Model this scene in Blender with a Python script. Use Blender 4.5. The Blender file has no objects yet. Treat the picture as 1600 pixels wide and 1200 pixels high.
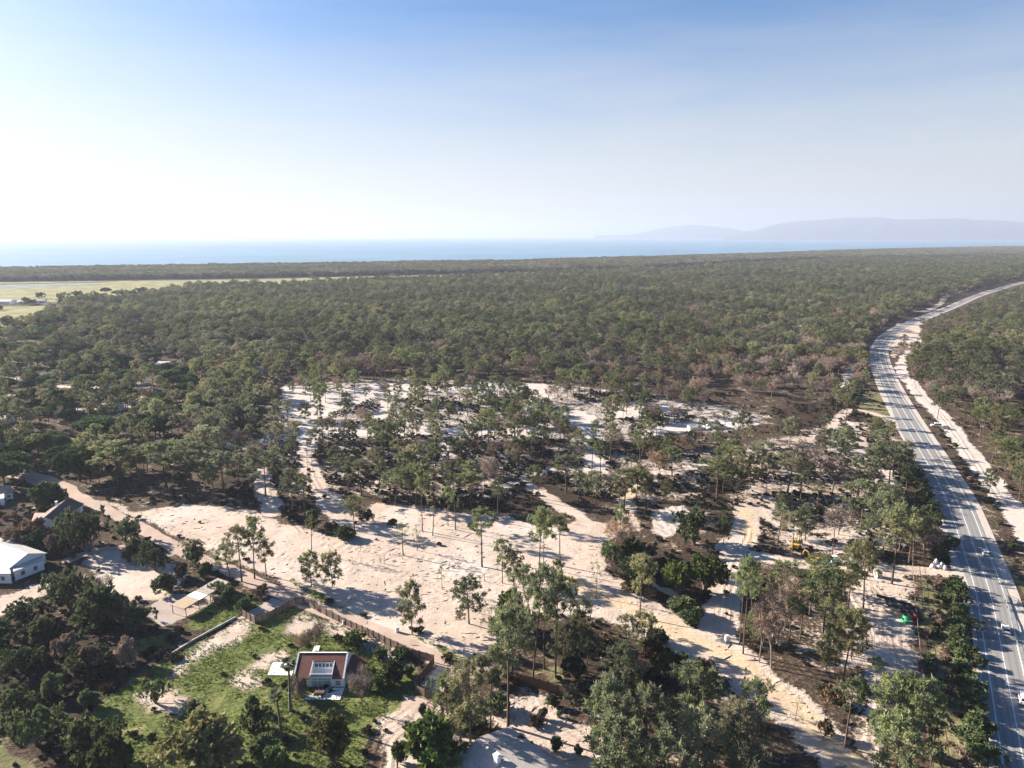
import bpy, math, random
import numpy as np
from mathutils import Vector, Matrix

# ------------------------------------------------------------------ camera, sky, sun, exposure
S = bpy.context.scene
COL = S.collection
FPX, CX, CY, CAMH, PITCH = 1067.0, 800.0, 600.0, 100.0, math.radians(12.27)
CP, SP = math.cos(PITCH), math.sin(PITCH)
cam = bpy.data.objects.new('camera', bpy.data.cameras.new('camera'))
COL.objects.link(cam)
S.camera = cam
S.cycles.volume_bounces = 1
cam.location = (0, 0, CAMH)
cam.rotation_euler = (math.radians(90) - PITCH, 0, 0)
cam.data.sensor_width = 36.0
cam.data.lens = 36.0 * FPX / 1600.0
cam.data.clip_start = 1.0
cam.data.clip_end = 120000.0

SUN_AZ, SUN_EL = math.radians(-67.0), math.radians(22.5)
W = bpy.data.worlds.new('World')
S.world = W
W.use_nodes = True
_n, _l = W.node_tree.nodes, W.node_tree.links
sky = _n.new('ShaderNodeTexSky')
sky.sky_type = 'NISHITA'
sky.sun_disc = False
sky.sun_elevation = SUN_EL
sky.sun_rotation = SUN_AZ
sky.altitude = 0
sky.air_density = 1.0
sky.dust_density = 1.3
sky.ozone_density = 4.0
_hs = _n.new('ShaderNodeHueSaturation')
_hs.inputs['Hue'].default_value = .504
_hs.inputs['Saturation'].default_value = 1.45
_l.new(sky.outputs[0], _hs.inputs['Color'])
_l.new(_hs.outputs[0], _n['Background'].inputs[0])
# thin veil of high cirrus, thickest low over the sea, streaked along the horizon
_tc = _n.new('ShaderNodeTexCoord')
_sp = _n.new('ShaderNodeSeparateXYZ')
_l.new(_tc.outputs['Generated'], _sp.inputs[0])
_mp = _n.new('ShaderNodeMapping')
_mp.inputs['Scale'].default_value = (2.2, 2.2, 17.0)
_mp.inputs['Rotation'].default_value = (math.radians(4), math.radians(-5), 0)
_l.new(_tc.outputs['Generated'], _mp.inputs[0])
_nz = _n.new('ShaderNodeTexNoise')
_nz.inputs['Scale'].default_value = 1.6
_nz.inputs['Detail'].default_value = 7
_nz.inputs['Roughness'].default_value = .62
_nz.inputs['Distortion'].default_value = .5
_l.new(_mp.outputs[0], _nz.inputs['Vector'])
_a = _n.new('ShaderNodeMath')
_a.operation = 'MULTIPLY_ADD'
_l.new(_nz.outputs[0], _a.inputs[0])
_a.inputs[1].default_value = -.11
_l.new(_sp.outputs['Z'], _a.inputs[2])
_mr = _n.new('ShaderNodeMapRange')
_mr.interpolation_type = 'SMOOTHSTEP'
_l.new(_a.outputs[0], _mr.inputs[0])
_mr.inputs[1].default_value = .325
_mr.inputs[2].default_value = -.045
_mr.inputs[4].default_value = .85
_veil = _n.new('ShaderNodeBackground')
_veil.inputs[0].default_value = (.985, .985, 1.0, 1)
_veil.inputs[1].default_value = .205
_mx = _n.new('ShaderNodeMixShader')
_l.new(_mr.outputs[0], _mx.inputs[0])
_l.new(_n['Background'].outputs[0], _mx.inputs[1])
_l.new(_veil.outputs[0], _mx.inputs[2])
_l.new(_mx.outputs[0], _n['World Output'].inputs[0])
_n['Background'].inputs[1].default_value = 0.041

sd = bpy.data.lights.new('sun', 'SUN')
sd.energy = 5.0
sd.angle = math.radians(0.5)
sd.color = (1.0, 0.90, 0.78)
sun = bpy.data.objects.new('sun', sd)
COL.objects.link(sun)
_sv = Vector((math.sin(SUN_AZ) * math.cos(SUN_EL), math.cos(SUN_AZ) * math.cos(SUN_EL), math.sin(SUN_EL)))
sun.rotation_euler = (-_sv).to_track_quat('-Z', 'Y').to_euler()
sun.location = (0, 0, 300)

S.view_settings.view_transform = 'Standard'
S.view_settings.look = 'None'
S.view_settings.gamma = 1.0
S.view_settings.use_curve_mapping = False
S.view_settings.exposure = 2.0

# ------------------------------------------------------------------ helpers
rng = np.random.default_rng(7)


def G(px, py, z=0.0):
    """ground point (height z) seen at a pixel of the 1600x1200 survey picture"""
    u, v = (px - CX) / FPX, (py - CY) / FPX
    Z = (CAMH - z) / (CP * v + SP)
    return Vector((u * Z, Z * (CP - v * SP), z))


def Gs(pts, z=0.0):
    return [tuple(G(a, b, z)[:2]) for a, b in pts]


def P(x, y, z=0.0):
    """inverse of G, for arrays: pixel and depth"""
    d = CAMH - z
    Z = y * CP + d * SP
    v = (d * CP - y * SP) / Z
    return CX + FPX * x / Z, CY + FPX * v, Z


def hash2(ix, iy, seed):
    h = (ix.astype(np.int64) * 374761393 + iy.astype(np.int64) * 668265263 + seed * 1442695041) & 0x7fffffff
    h = ((h ^ (h >> 13)) * 1274126177) & 0x7fffffff
    return ((h ^ (h >> 16)) & 0xffffff) / float(0xffffff)


def vnoise(x, y, s, seed=0):
    x, y = np.asarray(x, float) / s, np.asarray(y, float) / s
    ix, iy = np.floor(x), np.floor(y)
    fx, fy = x - ix, y - iy
    fx, fy = fx * fx * (3 - 2 * fx), fy * fy * (3 - 2 * fy)
    a, b = hash2(ix, iy, seed), hash2(ix + 1, iy, seed)
    c, d = hash2(ix, iy + 1, seed), hash2(ix + 1, iy + 1, seed)
    return (a + (b - a) * fx) * (1 - fy) + (c + (d - c) * fx) * fy


def fnoise(x, y, s, seed=0):
    return 0.55 * vnoise(x, y, s, seed) + 0.3 * vnoise(x, y, s * .47, seed + 1) + 0.15 * vnoise(x, y, s * .21, seed + 2)


def segdist(x, y, pts, closed=False):
    d = np.full(x.shape, 1e9)
    n = len(pts)
    for i in range(n if closed else n - 1):
        ax, ay = pts[i]
        bx, by = pts[(i + 1) % n]
        ex, ey = bx - ax, by - ay
        L = ex * ex + ey * ey + 1e-9
        t = np.clip(((x - ax) * ex + (y - ay) * ey) / L, 0, 1)
        d = np.minimum(d, np.hypot(x - ax - t * ex, y - ay - t * ey))
    return d


def _sub(x, y, pts, m):
    xs, ys = [p[0] for p in pts], [p[1] for p in pts]
    return np.nonzero((x > min(xs) - m) & (x < max(xs) + m) & (y > min(ys) - m) & (y < max(ys) + m))[0]


def poly_w(x, y, pts, soft):
    """soft weight inside a polygon, given in ground metres"""
    out = np.zeros(x.shape)
    k = _sub(x, y, pts, soft)
    if not len(k):
        return out
    X, Y = x[k], y[k]
    d = segdist(X, Y, pts, True)
    ins = np.zeros(X.shape, bool)
    n = len(pts)
    for i in range(n):
        ax, ay = pts[i]
        bx, by = pts[(i + 1) % n]
        c = (ay > Y) != (by > Y)
        xi = (bx - ax) * (Y - ay) / ((by - ay) if abs(by - ay) > 1e-9 else 1e-9) + ax
        ins ^= c & (X < xi)
    sdist = np.where(ins, d, -d)
    out[k] = np.clip(.5 + sdist / (2 * soft), 0, 1)
    return out


def line_w(x, y, pts, width, soft):
    out = np.zeros(x.shape)
    k = _sub(x, y, pts, width + soft)
    if len(k):
        d = segdist(x[k], y[k], pts)
        out[k] = np.clip(.5 + (width / 2 - d) / (2 * soft), 0, 1)
    return out


def spline(pts, n=8):
    """Catmull-Rom through 2-D points"""
    p = [Vector(q).to_2d() for q in pts]
    p = [p[0] * 2 - p[1]] + p + [p[-1] * 2 - p[-2]]
    out = []
    for i in range(1, len(p) - 2):
        for j in range(n):
            t = j / n
            a, b, c, d = p[i - 1], p[i], p[i + 1], p[i + 2]
            out.append(tuple(.5 * ((2 * b) + (c - a) * t + (2 * a - 5 * b + 4 * c - d) * t * t + (3 * b - a - 3 * c + d) * t ** 3)))
    out.append(tuple(p[-2]))
    return out


class MB:
    """collects faces of one mesh: verts, quads/tris, material slots, a float per vertex called tint"""
    def __init__(s):
        s.V, s.F, s.M, s.T, s.n = [], [], [], [], 0

    def add(s, V, F, mat=0, tint=.5):
        V = np.asarray(V, float).reshape(-1, 3)
        F = np.asarray(F, int)
        s.V.append(V)
        s.F.append(F + s.n)
        s.M.append(np.full(len(F), mat, int))
        s.T.append(np.full(len(V), tint) if np.isscalar(tint) else np.asarray(tint, float))
        s.n += len(V)

    def box(s, c, d, rz=0.0, mat=0, rx=0.0):
        x, y, z = d[0] / 2, d[1] / 2, d[2] / 2
        v = np.array([(i, j, k) for k in (-z, z) for i, j in ((-x, -y), (x, -y), (x, y), (-x, y))], float)
        R = Matrix.Rotation(rz, 3, 'Z') @ Matrix.Rotation(rx, 3, 'X')
        v = v @ np.array(R).T + np.array(c)
        s.add(v, [(3, 2, 1, 0), (4, 5, 6, 7), (0, 1, 5, 4), (1, 2, 6, 5), (2, 3, 7, 6), (3, 0, 4, 7)], mat)

    def prism(s, prof, a, b, mat=0):
        """closed profile of 3-D points at end a, moved by vector b"""
        prof = np.asarray(prof, float)
        n = len(prof)
        v = np.vstack([prof + np.array(a), prof + np.array(a) + np.array(b)])
        s.add(v, [(i, (i + 1) % n, n + (i + 1) % n, n + i) for i in range(n)], mat)
        c0, c1 = prof.mean(0) + np.array(a), prof.mean(0) + np.array(a) + np.array(b)
        vv = np.vstack([prof + np.array(a), [c0], prof + np.array(a) + np.array(b), [c1]])
        s.add(vv, [(n, (i + 1) % n, i) for i in range(n)] + [(2 * n + 1, n + 1 + i, n + 1 + (i + 1) % n) for i in range(n)], mat)

    def tube(s, pts, rad, sides=6, mat=0, tint=.5, cap=True):
        pts = np.asarray(pts, float)
        m = len(pts)
        rad = np.full(m, rad) if np.isscalar(rad) else np.asarray(rad, float)
        rings = []
        for i in range(m):
            t = pts[min(i + 1, m - 1)] - pts[max(i - 1, 0)]
            t /= np.linalg.norm(t) + 1e-9
            u = np.cross(t, (0, 0, 1) if abs(t[2]) < .9 else (1, 0, 0))
            u /= np.linalg.norm(u)
            w = np.cross(t, u)
            an = np.arange(sides) * 2 * math.pi / sides
            rings.append(pts[i] + rad[i] * (np.cos(an)[:, None] * u + np.sin(an)[:, None] * w))
        F = [(i * sides + j, i * sides + (j + 1) % sides, (i + 1) * sides + (j + 1) % sides, (i + 1) * sides + j)
             for i in range(m - 1) for j in range(sides)]
        s.add(np.vstack(rings), F, mat, tint)
        if cap:
            for k, e in ((0, -1), (m - 1, 1)):
                s.add(np.vstack([rings[k], [pts[k]]]), [((j, (j + 1) % sides, sides) if e > 0 else ((j + 1) % sides, j, sides)) for j in range(sides)], mat, tint)

    def mesh(s, name, mats, smooth=False):
        V = np.vstack(s.V)
        me = bpy.data.meshes.new(name)
        sizes = np.concatenate([np.full(len(f), f.shape[1]) for f in s.F])
        idx = np.concatenate([f.ravel() for f in s.F])
        me.vertices.add(len(V))
        me.vertices.foreach_set('co', V.astype(np.float32).ravel())
        me.loops.add(len(idx))
        me.loops.foreach_set('vertex_index', idx.astype(np.int32))
        me.polygons.add(len(sizes))
        st = np.concatenate([[0], np.cumsum(sizes)[:-1]])
        me.polygons.foreach_set('loop_start', st.astype(np.int32))
        me.polygons.foreach_set('loop_total', sizes.astype(np.int32))
        for m in (mats if isinstance(mats, (list, tuple)) else [mats]):
            me.materials.append(m)
        me.polygons.foreach_set('material_index', np.concatenate(s.M).astype(np.int32))
        me.update(calc_edges=True)
        me.polygons.foreach_set('use_smooth', np.full(len(sizes), smooth))
        at = me.attributes.new('tint', 'FLOAT', 'POINT')
        at.data.foreach_set('value', np.concatenate(s.T).astype(np.float32))
        return me


def obj(name, me, parent=None, loc=None, rz=None):
    if isinstance(me, tuple):
        me = me[0].mesh(name, me[1])
    o = bpy.data.objects.new(name, me)
    COL.objects.link(o)
    if parent is not None:
        o.parent = parent
    if loc is not None:
        o.location = loc
    if rz is not None:
        o.rotation_euler[2] = rz
    return o


def tag(o, label, cat, group=None):
    o['label'] = label
    o['category'] = cat
    if group:
        o['group'] = group
    return o


def thing(name, label, cat, loc, rz=0.0, group=None):
    o = bpy.data.objects.new(name, None)
    COL.objects.link(o)
    o.empty_display_size = .5
    o.location = loc
    o.rotation_euler = (0, 0, rz)
    return tag(o, label, cat, group)


def kind(o, k):
    o['kind'] = k
    return o


# ------------------------------------------------------------------ materials
def newmat(name):
    m = bpy.data.materials.new(name)
    m.use_nodes = True
    return m, m.node_tree.nodes, m.node_tree.links, m.node_tree.nodes['Principled BSDF']


def mixrgb(n, l, f, a, b, mode='MIX'):
    k = n.new('ShaderNodeMix')
    k.data_type = 'RGBA'
    k.blend_type = mode
    for i, v in ((0, f), (6, a), (7, b)):
        if hasattr(v, 'is_output'):
            l.new(v, k.inputs[i])
        elif i == 0:
            k.inputs[0].default_value = v
        else:
            k.inputs[i].default_value = (*v, 1) if len(v) == 3 else v
    return k.outputs[2]


def mth(n, l, op, a, b=0.0, c=0.0, clamp=False):
    k = n.new('ShaderNodeMath')
    k.operation = op
    k.use_clamp = clamp
    for i, v in enumerate((a, b, c)):
        if hasattr(v, 'is_output'):
            l.new(v, k.inputs[i])
        else:
            k.inputs[i].default_value = v
    return k.outputs[0]


def noise(n, l, scale, detail=4, rough=.6, vec=None, dist=0.0):
    k = n.new('ShaderNodeTexNoise')
    k.inputs['Scale'].default_value = scale
    k.inputs['Detail'].default_value = detail
    k.inputs['Roughness'].default_value = rough
    k.inputs['Distortion'].default_value = dist
    if vec is not None:
        l.new(vec, k.inputs['Vector'])
    return k.outputs[0]


def ramp(n, l, f, lo, hi):
    k = n.new('ShaderNodeMapRange')
    k.interpolation_type = 'SMOOTHSTEP'
    l.new(f, k.inputs[0])
    k.inputs[1].default_value = lo
    k.inputs[2].default_value = hi
    return k.outputs[0]


def simple(name, col, rough=.7, var=.12, scale=1.5, metal=0.0, spec=.3, bump=0.0):
    """plain material with uneven tone from object-space noise"""
    m, n, l, p = newmat(name)
    tc = n.new('ShaderNodeTexCoord').outputs['Object']
    f = noise(n, l, scale, 5, .65, tc)
    a = tuple(max(0, c * (1 - var * 1.6)) for c in col)
    b = tuple(min(1, c * (1 + var * 1.6)) for c in col)
    l.new(mixrgb(n, l, ramp(n, l, f, .25, .75), a, b), p.inputs['Base Color'])
    p.inputs['Roughness'].default_value = rough
    p.inputs['Metallic'].default_value = metal
    p.inputs['Specular IOR Level'].default_value = spec
    if bump:
        k = n.new('ShaderNodeBump')
        k.inputs['Distance'].default_value = bump
        l.new(f, k.inputs['Height'])
        l.new(k.outputs[0], p.inputs['Normal'])
    return m


def leafmat(name, dark, light, warm=None, trans=.25):
    """foliage: tone per clump (tint) and per tree (object random)"""
    m, n, l, p = newmat(name)
    at = n.new('ShaderNodeAttribute')
    at.attribute_name = 'tint'
    rnd = n.new('ShaderNodeObjectInfo').outputs['Random']
    c = mixrgb(n, l, at.outputs['Fac'], dark, light)
    if warm:
        c = mixrgb(n, l, ramp(n, l, rnd, .45, 1.0), c, warm)
    v = mth(n, l, 'MULTIPLY_ADD', mth(n, l, 'FRACT', mth(n, l, 'MULTIPLY', rnd, 7.31)), .75, .65)
    # stands of different age and kind: slow change of tone over the land
    pos = n.new('ShaderNodeNewGeometry').outputs['Position']
    st = noise(n, l, .0075, 3, .6, pos)
    v = mth(n, l, 'MULTIPLY', v, mth(n, l, 'MULTIPLY_ADD', ramp(n, l, st, .35, .65), .45, .8))
    h = n.new('ShaderNodeHueSaturation')
    l.new(mth(n, l, 'MULTIPLY_ADD', ramp(n, l, noise(n, l, .011, 2, .5, pos), .4, .7), -.3, 1.05), h.inputs['Saturation'])
    l.new(v, h.inputs['Value'])
    l.new(c, h.inputs['Color'])
    c = h.outputs[0]
    l.new(c, p.inputs['Base Color'])
    p.inputs['Roughness'].default_value = .75
    p.inputs['Specular IOR Level'].default_value = .15
    t = n.new('ShaderNodeBsdfTranslucent')
    l.new(c, t.inputs[0])
    x = n.new('ShaderNodeMixShader')
    x.inputs[0].default_value = trans
    l.new(p.outputs[0], x.inputs[1])
    l.new(t.outputs[0], x.inputs[2])
    l.new(x.outputs[0], n['Material Output'].inputs[0])
    return m


M = {}
M['needle'] = leafmat('pine_needles', (.076, .106, .062), (.196, .208, .082), (.205, .192, .098), .42)
M['needle_dark'] = leafmat('stone_pine_needles', (.034, .066, .030), (.095, .140, .050))
M['leaf_dark'] = leafmat('dark_leaves', (.052, .078, .040), (.140, .165, .068))
M['leaf_bright'] = leafmat('bright_leaves', (.060, .095, .030), (.14, .18, .05))
M['mimosa'] = leafmat('yellow_green_leaves', (.13, .135, .04), (.24, .215, .075))
M['twig'] = leafmat('bare_twigs', (.15, .115, .09), (.30, .225, .175), (.27, .19, .13), .15)
M['dry'] = leafmat('dry_heath', (.060, .042, .028), (.12, .085, .05), (.10, .07, .04), .1)
M['heath'] = leafmat('dark_heath', (.024, .026, .018), (.065, .058, .038), (.08, .055, .038), .1)
M['grassblade'] = leafmat('grass_blades', (.075, .110, .028), (.165, .19, .055), None, .3)
M['palm'] = leafmat('palm_fronds', (.040, .060, .022), (.10, .125, .05))
M['bark'] = simple('pine_bark', (.095, .066, .050), .9, .25, 2.5)
M['barkgrey'] = simple('grey_bark', (.16, .13, .11), .9, .2, 3)
M['white'] = simple('white_plaster', (.80, .79, .76), .8, .04, .8)
M['whitepave'] = simple('white_paving', (.78, .76, .73), .7, .06, .7)
M['bluetrim'] = simple('blue_grey_trim', (.06, .09, .14), .6, .1)
M['glass'] = simple('window_glass', (.10, .15, .18), .08, .1, .5, 0, .6)
M['curtainglass'] = simple('patio_glass', (.30, .42, .46), .1, .12, .5, 0, .6)
M['redroof'] = simple('red_roof_tiles', (.135, .040, .032), .8, .18, 2.2)
M['brownroof'] = simple('brown_roof_tiles', (.12, .085, .07), .85, .2, 1.5)
M['pinkroof'] = simple('weathered_roof_tiles', (.36, .25, .20), .85, .2, 1.0)
M['paleroof'] = simple('pale_metal_roof', (.50, .485, .45), .55, .06, .6)
M['greyroof'] = simple('grey_gravel_roof', (.36, .33, .30), .95, .18, 3.0, bump=.05)
M['fence'] = simple('weathered_fence_wood', (.17, .125, .10), .85, .25, 1.2)
M['wood'] = simple('dark_brown_wood', (.11, .065, .045), .8, .25, 2.0)
M['tanpanel'] = simple('tan_panel', (.36, .275, .175), .8, .08)
M['greypanel'] = simple('weathered_panel', (.30, .26, .22), .85, .2, 1.5)
M['metal'] = simple('galvanised_steel', (.42, .42, .42), .45, .1, 3, .8)
M['carwhite'] = simple('white_car_paint', (.80, .80, .80), .25, .02, .5, 0, .5)
M['cargrey'] = simple('dark_grey_car_paint', (.07, .075, .08), .3, .05, .5, 0, .5)
M['carglass'] = simple('car_glass', (.015, .018, .022), .06, .05, 1, 0, .7)
M['rubber'] = simple('tyre_rubber', (.02, .02, .02), .9, .1)
M['lampglass'] = simple('headlight_glass', (.7, .7, .68), .15, .02, 1, 0, .6)
M['tail'] = simple('tail_lamp', (.35, .01, .01), .3, .05)
M['yellow'] = simple('yellow_machine_paint', (.50, .29, .05), .6, .2, 2)
M['blackplastic'] = simple('black_plastic_pipe', (.015, .017, .02), .45, .1, 2)
M['greenplastic'] = simple('green_conduit', (.03, .26, .12), .5, .12, 4)
M['redplastic'] = simple('red_conduit', (.32, .05, .04), .6, .15, 4)
M['toiletblue'] = simple('pale_blue_cabin_plastic', (.32, .50, .62), .5, .05)
def seamed(m, scale, depth, axis='X'):
    """adds raised seams or tile courses to a roof material"""
    n, l, p = m.node_tree.nodes, m.node_tree.links, m.node_tree.nodes['Principled BSDF']
    tc = n.new('ShaderNodeTexCoord').outputs['Object']
    w = n.new('ShaderNodeTexWave')
    w.bands_direction = axis
    l.new(tc, w.inputs['Vector'])
    w.inputs['Scale'].default_value = scale
    w.inputs['Distortion'].default_value = .15
    f = ramp(n, l, w.outputs['Fac'], .78, 1.0)
    old = p.inputs['Base Color'].links[0].from_socket
    stain = noise(n, l, .35, 5, .7, tc)
    c = mixrgb(n, l, mth(n, l, 'MULTIPLY', ramp(n, l, stain, .45, .8), .4), old, (.20, .175, .15))
    l.new(mixrgb(n, l, mth(n, l, 'MULTIPLY', f, depth), c, (.06, .055, .05)), p.inputs['Base Color'])
    b = n.new('ShaderNodeBump')
    b.inputs['Distance'].default_value = .02
    l.new(w.outputs['Fac'], b.inputs['Height'])
    l.new(b.outputs[0], p.inputs['Normal'])


seamed(M['paleroof'], .32, .35)
seamed(M['redroof'], 2.6, .12)
seamed(M['brownroof'], .8, .4)

M['concrete'] = simple('pale_concrete', (.62, .60, .57), .85, .1, 1.2)
M['log'] = simple('cut_logs', (.22, .16, .12), .9, .2, 3)
M['sandpile'] = simple('pale_sacks', (.66, .63, .58), .9, .1, 2)


def asphalt():
    m, n, l, p = newmat('asphalt')
    tc = n.new('ShaderNodeTexCoord').outputs['Object']
    big = noise(n, l, .05, 4, .6, tc)
    fine = noise(n, l, 2.5, 6, .7, tc)
    c = mixrgb(n, l, ramp(n, l, big, .3, .7), (.225, .22, .21), (.28, .27, .255))
    c = mixrgb(n, l, mth(n, l, 'MULTIPLY', ramp(n, l, fine, .3, .8), .35), c, (.12, .12, .12))
    at = n.new('ShaderNodeAttribute')
    at.attribute_name = 'tint'
    c = mixrgb(n, l, mth(n, l, 'MULTIPLY', ramp(n, l, mth(n, l, 'MULTIPLY_ADD', big, .5, at.outputs['Fac']), .55, 1.15), .55), c, (.11, .108, .105))
    l.new(c, p.inputs['Base Color'])
    p.inputs['Roughness'].default_value = .9
    p.inputs['Specular IOR Level'].default_value = .12
    return m


M['asphalt'] = asphalt()
M['paint'] = simple('road_paint', (.58, .58, .56), .7, .12, .8)
M['gravel'] = simple('shoulder_gravel', (.42, .37, .32), .95, .15, 1.0)


def groundmat():
    m, n, l, p = newmat('ground_soil')
    pos = n.new('ShaderNodeNewGeometry').outputs['Position']
    def zone(nm):
        a = n.new('ShaderNodeAttribute')
        a.attribute_name = nm
        s = n.new('ShaderNodeSeparateColor')
        l.new(a.outputs['Color'], s.inputs[0])
        return s.outputs
    za, zb, zc = zone('zone_a'), zone('zone_b'), zone('zone_c')
    n1 = noise(n, l, 1.1, 6, .68, pos)
    n2 = noise(n, l, .16, 5, .6, pos)
    n3 = noise(n, l, .035, 4, .6, pos)
    n4 = noise(n, l, 3.2, 4, .65, pos)
    # broken ridges left by machines: stretched noise, sharpened
    mp = n.new('ShaderNodeMapping')
    l.new(pos, mp.inputs[0])
    mp.inputs['Rotation'].default_value = (0, 0, .5)
    mp.inputs['Scale'].default_value = (.22, .75, 1)
    n5 = ramp(n, l, noise(n, l, 1.0, 3, .55, mp.outputs[0], .8), .52, .66)
    mixn = mth(n, l, 'MULTIPLY_ADD', n1, .55, mth(n, l, 'MULTIPLY', n2, .45))
    def wgt(w, amp=.9, lo=.40, hi=.62):
        a = mth(n, l, 'MULTIPLY_ADD', mth(n, l, 'SUBTRACT', mixn, .5), amp, w)
        # keep bare ground where the zone is absent and full cover where it is certain
        a = mth(n, l, 'MULTIPLY', a, ramp(n, l, w, .02, .3))
        return ramp(n, l, a, lo, hi)
    floor = mixrgb(n, l, ramp(n, l, n1, .35, .7), (.040, .030, .022), (.115, .080, .054))
    floor = mixrgb(n, l, ramp(n, l, mth(n, l, 'MULTIPLY_ADD', n1, .35, mth(n, l, 'MULTIPLY', n2, .65)), .53, .66), floor, (.42, .34, .27))
    c = floor
    heath = mixrgb(n, l, ramp(n, l, n1, .35, .7), (.030, .023, .018), (.075, .052, .036))
    c = mixrgb(n, l, wgt(za[2]), c, heath)
    mead = mixrgb(n, l, ramp(n, l, n3, .35, .65), (.17, .185, .080), (.30, .265, .14))
    c = mixrgb(n, l, wgt(zb[1], .3), c, mead)
    sand = mixrgb(n, l, ramp(n, l, n2, .3, .7), (.49, .395, .32), (.41, .328, .262))
    sand = mixrgb(n, l, mth(n, l, 'MULTIPLY', ramp(n, l, n1, .58, .72), .35), sand, (.30, .23, .18))
    sand = mixrgb(n, l, ramp(n, l, n3, .45, .75), sand, (.515, .455, .395))
    sand = mixrgb(n, l, mth(n, l, 'MULTIPLY', zc[2], .6), sand, (.50, .465, .43))
    c = mixrgb(n, l, wgt(za[0], 1.9, .36, .56), c, sand)
    och = mixrgb(n, l, ramp(n, l, n2, .3, .7), (.50, .385, .25), (.45, .35, .25))
    c = mixrgb(n, l, wgt(zb[0], .5), c, och)
    grs = mixrgb(n, l, ramp(n, l, n1, .35, .65), (.065, .090, .026), (.155, .165, .055))
    grs = mixrgb(n, l, ramp(n, l, n2, .55, .75), grs, (.26, .24, .10))
    c = mixrgb(n, l, wgt(za[1], 1.5), c, grs)
    dirt = mixrgb(n, l, ramp(n, l, n2, .3, .7), (.41, .32, .26), (.35, .265, .215))
    c = mixrgb(n, l, wgt(zc[1], .35), c, dirt)
    pav = mixrgb(n, l, ramp(n, l, n2, .3, .7), (.40, .335, .29), (.33, .275, .24))
    c = mixrgb(n, l, wgt(zc[0], .15), c, pav)
    c = mixrgb(n, l, mth(n, l, 'MULTIPLY', zb[2], .32), c, (.22, .17, .135))
    l.new(c, p.inputs['Base Color'])
    p.inputs['Roughness'].default_value = .95
    p.inputs['Specular IOR Level'].default_value = .05
    # relief: lumps, treads and wheel ruts
    rut = mth(n, l, 'MULTIPLY', zb[2], -1.1)
    h = mth(n, l, 'ADD', mth(n, l, 'MULTIPLY', n1, 1.0), mth(n, l, 'MULTIPLY_ADD', n4, .35, rut))
    h = mth(n, l, 'MULTIPLY_ADD', n2, 1.5, h)
    h = mth(n, l, 'MULTIPLY_ADD', n5, .55, h)
    flat = mth(n, l, 'SUBTRACT', 1.0, mth(n, l, 'MULTIPLY', mth(n, l, 'MAXIMUM', zc[0], zc[1]), .75))
    b = n.new('ShaderNodeBump')
    b.inputs['Distance'].default_value = .55
    l.new(mth(n, l, 'MULTIPLY', mth(n, l, 'MULTIPLY', flat, mth(n, l, 'MULTIPLY_ADD', za[0], -.35, 1.0)), .55), b.inputs['Strength'])
    l.new(h, b.inputs['Height'])
    l.new(b.outputs[0], p.inputs['Normal'])
    return m


M['ground'] = groundmat()

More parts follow.
